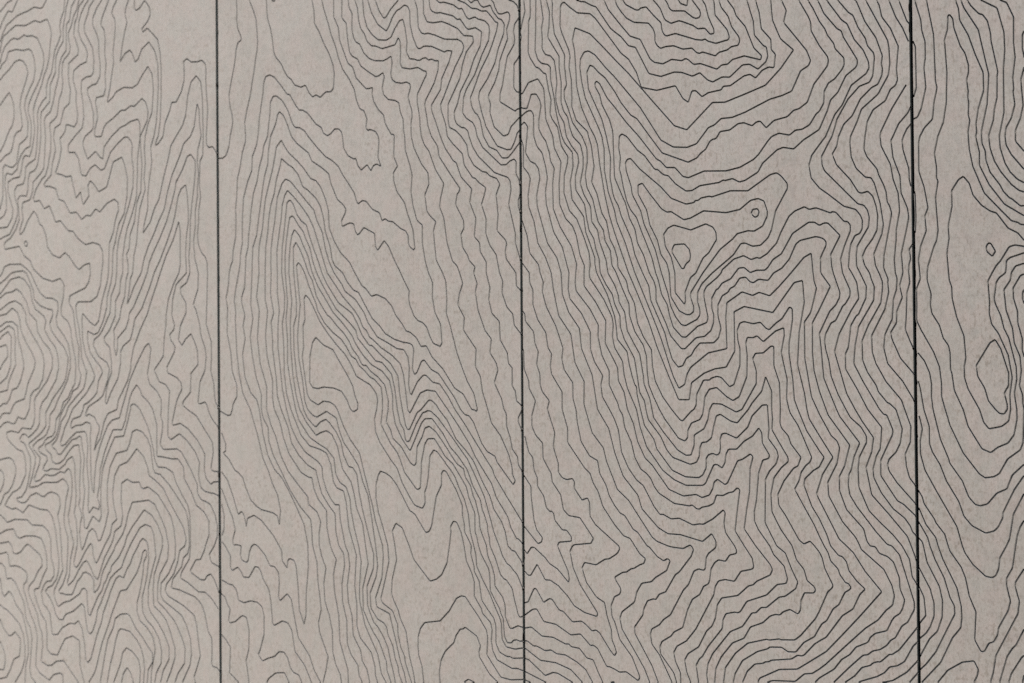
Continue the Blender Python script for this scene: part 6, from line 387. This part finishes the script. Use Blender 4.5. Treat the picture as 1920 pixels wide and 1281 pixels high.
"13416 16382 13586 16318 13632 16276 13643 16124 13720 16062 13754 16001 13778 15803 13761 15738 13695 15595 13653 15438 13593 15320 13497 14964 13488 14806 13515 14634 13482 14436 13479 14303 13512 14119 13583 14021 13706 13971 13792 13907 13900 13955 14070 14231 14133 14440 14241 14674 14273 14881 14289 14920 14298 15127 14318 15217 14382 15307 14428 15461 14517 15601 14537 15704 14529 15833 14579 15999 14580 16089 14571 16167 14507 16401 14475 16480 14458 16611 14495 16996 14467 17205 14485 17243 14487 17372 14514 17538 14476 17748 14414 17922 14382 18171 14381 18535 14415 18921 14381 19055 14377 19225 14358 19242 14320 19199 14306 19090 14227 18877 14168 18792 14126 18652 14123 18561 14145 18467 14124 18326 14129 18260 14116 18182 14120 18038 14100 17975 14120 17829 14117 17777 14102 17621 14057 17415 13915 17097 13698 16887 13579 16774 13493 16755 13467 16734 13420 16732 13374 16739 13348 16763 13262 16791 13143 16918 12923 17160 12782 17506 12739 17726 12728 17889 12726 17943 12751 18090 12731 18160 12740 18308 12727 18390 12735 18457 12716 18608 12742 18701 12742 18796 12700 18949 12639 19051 12559 19291 12547 19409 12506 19464 12485 19450 12476 19274 12435 19142 12462 18729 12450 18348 12408 18092 12335 17921 12286 17706 12311 17526 12310 17389 12329 17347 12293 17131 12322 16719 12300 16584 12262 16503 12183 16260 12171 16179 12170 16083 12221 15903 12208 15767 12228 15657 12324 15505 12371 15340 12439 15244 12459 15149 12463 14931 12479 14891 12508 14673 12619 14430 12681 14215 12855 13935 12967 13890 13058 13959 13186 14014 13261 14115 13299 14302 13299 14434 13271 14634 13303 14806 13298 14966 13210 15326 13151 15448 13113 15609 13047 15757 13032 15825 13062 16025 13099 16084 13180 16141 13195 16294 13242 16332 13416 16382 13586 16318 13632 16276 13643 16124 13720 16062 13754 16001 13778 15803 13761 15738 13695 15595 13653 15438 13593 15320 13497 14964 13488 14806 13515 14634 13482 14436 13479 14303 13512 14119 13583 14021 13706 13971 13792 13907 13900 13955 14070 14231 14133 14440 14241 14674 14273 14881 14289 14920 14298 15127 14318 15217 14382 15307 14428 15461 14517 15601 14537 15704 14529 15833 14579 15999 14580 16089 14571 16167 14507 16401 14475 16480 14458 16611 14495 16996 14467 17205 14485 17243 14487 17372 14514 17538 14476 17748 14414 17922 14382 18171 14381 18535 14415 18921 14381 19055 14377 19225 14358 19242 14320 19199 14306 19090 14227 18877 14168 18792 14126 18652 14123 18561 14145 18467 14124 18326 14129 18260 14116 18182 14120 18038 14100 17975 14120 17829 14117 17777 14102 17621 14057 17415 13915 17097 13698 16887 13579 16774 13493 16755 13467 16734 13420 16732",
"13399 15085 13427 15177 13425 15310 13484 15507 13488 15653 13540 15810 13549 15936 13458 16098 13412 16119 13366 16101 13271 15944 13276 15818 13324 15657 13325 15511 13380 15310 13374 15178 13399 15085 13427 15177 13425 15310 13484 15507 13488 15653 13540 15810 13549 15936 13458 16098 13412 16119",
"13408 15748 13428 15800 13429 15880 13410 15927 13390 15881 13389 15801 13408 15748 13428 15800 13429 15880 13410 15927",
"12039 15154 12122 15050 12190 14892 12212 14742 12208 14592 12227 14428 12320 14047 12428 13791 12434 13751 12597 13525 12677 13325 12758 13234 12819 13216 12914 13242 13037 13384 13165 13442 13234 13616 13382 13753 13525 13624 13588 13455 13712 13406 13827 13275 13916 13256 13974 13278 14052 13372 14131 13569 14286 13794 14293 13833 14397 14080 14489 14442 14510 14596 14510 14738 14533 14880 14597 15027 14673 15123",
"12038 14790 12061 14701 12106 14427 12175 14209 12175 13990 12213 13882 12309 13727 12390 13519 12546 13267 12612 13080 12714 12963 12889 12877 12998 12909 13052 12964 13105 13073 13111 13140 13259 13438 13380 13614 13497 13445 13634 13161 13639 13095 13687 12992 13738 12942 13841 12920 14009 13019 14107 13140 14173 13324 14321 13575 14399 13777 14489 13927 14525 14031 14530 14236 14597 14443 14642 14699 14664 14783",
"12043 14344 12083 14180 12053 14016 12055 13851 12112 13648 12263 13379 12521 12941 12587 12701 12620 12615 12721 12473 12882 12334 12963 12322 13011 12349 13045 12431 13063 12572 13150 12729 13187 12811 13239 13119 13377 13389 13508 13129 13552 12828 13586 12751 13666 12604 13680 12467 13711 12390 13757 12369 13834 12391 13990 12543 14088 12691 14121 12777 14188 13014 14432 13449 14573 13710 14628 13904 14634 14058 14611 14212 14650 14366",
"12035 13365 12072 13305 12092 13223 12230 13024 12244 12984 12361 12839 12403 12692 12427 12626 12570 12431 12623 12299 12668 12073 12752 11877 12730 11527 12809 11386 12854 11389 12912 11498 12973 11519 13021 11603 13036 11697 13159 11919 13190 12041 13143 12237 13145 12323 13219 12454 13262 12735 13284 12855 13319 12963 13373 13058 13425 12967 13456 12863 13475 12745 13510 12470 13581 12349 13580 12264 13529 12063 13556 11947 13671 11745 13682 11655 13727 11579 13785 11568 13838 11471 13880 11474 13959 11624 13947 11961 14030 12162 14078 12386 14130 12518 14266 12720 14290 12786 14332 12930 14440 13076 14453 13115 14580 13313 14600 13390 14634 13449",
"12035 13139 12117 12951 12242 12793 12272 12686 12329 12526 12511 12164 12564 11931 12569 11783 12553 11661 12448 11531 12292 11207 12036 10926 12285 10691 12434 10396 12536 10286 12548 10166 12540 10017 12482 9774 12290 9379 12229 9208 12196 9095 12067 8914 12028 8822",
"12033 12961 12136 12788 12165 12680 12231 12507 12347 12282 12420 12036 12474 11939 12480 11831 12352 11578 12231 11338 12095 11163 12026 11097",
"12030 12763 12065 12730 12079 12676 12125 12467 12283 12170 12322 11983 12313 11778 12252 11597 12148 11494 12026 11271",
"12025 12382 12163 12129 12210 11948 12208 11784 12157 11645 12100 11559 12026 11496",
"12025 12133 12078 12021 12100 11784 12025 11691",
"13759 11086 13728 11200 13699 11407 13437 11899 13420 12056 13475 12244 13469 12297 13365 12456 13257 12284 13250 12230 13301 12048 13279 11888 12998 11348 12962 11132 12926 11008 12959 10891 12990 10681 13257 10193 13275 10036 13219 9845 13225 9793 13329 9641",
"13649 11075 13562 11382 13498 11482 13452 11518 13356 11708 13254 11502 13207 11458 13139 11347 13041 11019 13131 10709 13196 10610 13242 10575 13339 10387",
"13538 11065 13507 11167 13384 11354 13352 11384 13318 11349 13189 11139 13155 11030 13187 10927 13310 10740 13343 10711",
"13367 11049 13348 11140 13327 11046 13346 10955",
"12716 10989 12756 10912 12769 10833 12713 10718 12562 10719 12377 10802 12247 10945 12381 11113 12569 11231 12719 11260 12773 11155 12758 11073 12716 10989 12756 10912 12769 10833 12713 10718 12562 10719 12377 10802 12247 10945",
"13031 14433 12944 14539 12899 14700 12812 14848 12794 14983 12974 15270 13039 15309 13107 15194 13204 14887 13199 14727 13145 14634 13179 14500 13181 14434 13144 14376 13084 14382 13031 14433",
"12996 16524 13058 16416 13017 16355 12948 16418 12939 16473 12963 16521 12996 16524",
],
]

# ------------------------------------------------------------------ the wall
wall = bpy.data.objects.new("cladding_wall", None); COL.objects.link(wall)
wall.location = (0, 0, 0)
wall["label"] = "warm grey fibre-cement facade of upright panels engraved all over with wandering contour lines"
wall["category"] = "wall"
wall["kind"] = "thing"

link("backing_board", [(-.62, .0135, ZB), (1.82, .0135, ZB), (1.82, .0135, ZT), (-.62, .0135, ZT),
                       (-.62, .030, ZB), (1.82, .030, ZB), (1.82, .030, ZT), (-.62, .030, ZT)],
     [(0, 1, 2, 3), (5, 4, 7, 6), (0, 4, 5, 1), (3, 2, 6, 7), (0, 3, 7, 4), (1, 5, 6, 2)], M_BACK, wall)

PLABEL = ["engraved panel at the far left, its narrow contours crowded and soft",
          "engraved panel with tall nested contours like a long pointed ridge",
          "widest engraved panel, with a small eyelet and a heart-shaped hollow",
          "engraved panel at the right edge with long U-shaped loops"]

for k in range(4):
    a0, a1, b0, b1 = PANEL_EDGES[k]
    xl0, xl1 = edge_x(a0, a1, ZB), edge_x(a0, a1, ZT)
    xr0, xr1 = edge_x(b0, b1, ZB), edge_x(b0, b1, ZT)
    px = lambda z, s: edge_x(a0, a1, z) if s < 0 else edge_x(b0, b1, z)
    cv = [Vector((xl0, ZB)), Vector((xr0, ZB)), Vector((xr1, ZT)), Vector((xl1, ZT))]
    cf = [[0, 1, 2, 3]]
    troughs = []
    for txt in GROOVES[k]:
        v = list(map(int, txt.split()))
        pts = [Vector((v[i] / 10000, v[i + 1] / 10000)) for i in range(0, len(v), 2)]
        pts = [p for i, p in enumerate(pts) if i == 0 or (p - pts[i - 1]).length > 2e-4]
        closed = len(pts) > 3 and (pts[0] - pts[-1]).length < 3e-4
        if closed: pts.pop()
        if len(pts) < 2: continue
        pts = rounded(pts, closed)
        h = HALF
        Lf, Rt = offsets(pts, closed, h)
        troughs.append((pts, Lf, Rt, closed))
        # the slot cut through the face; at a panel edge it runs out past the arris
        cl, cr = list(Lf), list(Rt)
        if not closed:
            for e, nb in ((0, 1), (-1, -2)):
                p = pts[e]
                if min(abs(p.x - px(p.y, -1)), abs(p.x - px(p.y, 1))) < .0012:
                    d = (p - pts[nb]).normalized() * .003
                    cl[e] = cl[e] + d; cr[e] = cr[e] + d
        s = len(cv); n = len(pts)
        cv += cl + cr
        for i in range(n if closed else n - 1):
            j = (i + 1) % n
            hull = hull4([s + n + i, s + n + j, s + j, s + i], cv)
            if hull: cf.append(hull)
    # little chips knocked out of the arrises
    rnd = random.Random(40 + k)
    for sd_, count in ((-1, 9), (1, 4)):
        for _ in range(count):
            z = rnd.uniform(.95, 2.17); ln = rnd.uniform(.002, .008); dp = rnd.uniform(.0003, .0008)
            e = lambda zz, inn: Vector((px(zz, sd_) - sd_ * inn, zz))
            s = len(cv)
            cv += [e(z - ln, -.001), e(z - ln * .9, .00005), e(z - ln * .35, dp), e(z + ln * .5, dp * .7), e(z + ln, .00005), e(z + ln * 1.05, -.001)]
            hull = hull4(list(range(s, s + 6)), cv)
            if hull: cf.append(hull)
    # triangulate the face round the slots, in bands so that it stays quick
    D = DEPTH
    verts, faces, mi = [], [], []
    NB = 17
    boxes = [(min(cv[i].y for i in f), max(cv[i].y for i in f)) for f in cf]
    for bnd in range(NB):
        zb, zt = ZB + (ZT - ZB) * bnd / NB, ZB + (ZT - ZB) * (bnd + 1) / NB
        bv = [Vector((px(zb, -1), zb)), Vector((px(zb, 1), zb)), Vector((px(zt, 1), zt)), Vector((px(zt, -1), zt))]
        bf = [[0, 1, 2, 3]]; remap = {}
        for f, (lo, hi) in zip(cf[1:], boxes[1:]):
            if hi < zb or lo > zt: continue
            g = []
            for i in f:
                if i not in remap: remap[i] = len(bv); bv.append(cv[i])
                g.append(remap[i])
            bf.append(g)
        vo, eo, fo, ov, oe, of = delaunay_2d_cdt(bv, [], bf, 0, 1e-6)
        base = len(verts)
        verts += [(v.x, 0.0, v.y) for v in vo]
        low = {}
        def lowered(i):
            if i not in low:
                low[i] = len(verts); verts.append((vo[i].x, D, vo[i].y))
            return low[i]
        for f, src in zip(fo, of):
            if list(src) != [0]: continue
            faces.append(tuple(base + i for i in f)); mi.append(0)
            m = len(f)
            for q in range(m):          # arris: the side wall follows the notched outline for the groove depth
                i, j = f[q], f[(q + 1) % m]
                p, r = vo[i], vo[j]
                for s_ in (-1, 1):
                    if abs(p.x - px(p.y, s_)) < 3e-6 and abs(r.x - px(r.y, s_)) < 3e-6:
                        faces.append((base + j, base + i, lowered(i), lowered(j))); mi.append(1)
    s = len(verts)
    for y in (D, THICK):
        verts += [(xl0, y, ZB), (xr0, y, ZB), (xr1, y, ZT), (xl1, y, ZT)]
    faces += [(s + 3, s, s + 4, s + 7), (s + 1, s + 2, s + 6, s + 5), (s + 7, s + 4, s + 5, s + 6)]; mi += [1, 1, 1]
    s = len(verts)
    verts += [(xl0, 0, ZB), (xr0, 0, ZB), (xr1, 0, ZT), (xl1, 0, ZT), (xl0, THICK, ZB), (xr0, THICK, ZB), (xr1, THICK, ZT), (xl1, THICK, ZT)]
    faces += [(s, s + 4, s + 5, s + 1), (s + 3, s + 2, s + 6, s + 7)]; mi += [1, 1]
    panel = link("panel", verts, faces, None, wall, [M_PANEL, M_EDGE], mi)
    panel["label"] = PLABEL[k]
    # every engraved line: a real trough let into its panel
    for pts, Lf, Rt, closed in troughs:
        n = len(pts)
        V = []; F = []
        B = VFLOOR
        for p, l, r in zip(pts, Lf, Rt):
            V += [(l.x, 0, l.y), (p.x + (l.x - p.x) * B, D, p.y + (l.y - p.y) * B),
                  (p.x + (r.x - p.x) * B, D, p.y + (r.y - p.y) * B), (r.x, 0, r.y)]
        for i in range(n if closed else n - 1):
            a, b = 4 * i, 4 * ((i + 1) % n)
            for q in range(3): F.append((a + q, b + q, b + q + 1, a + q + 1))
        link("contour_groove", V, F, M_GROOVE, panel)
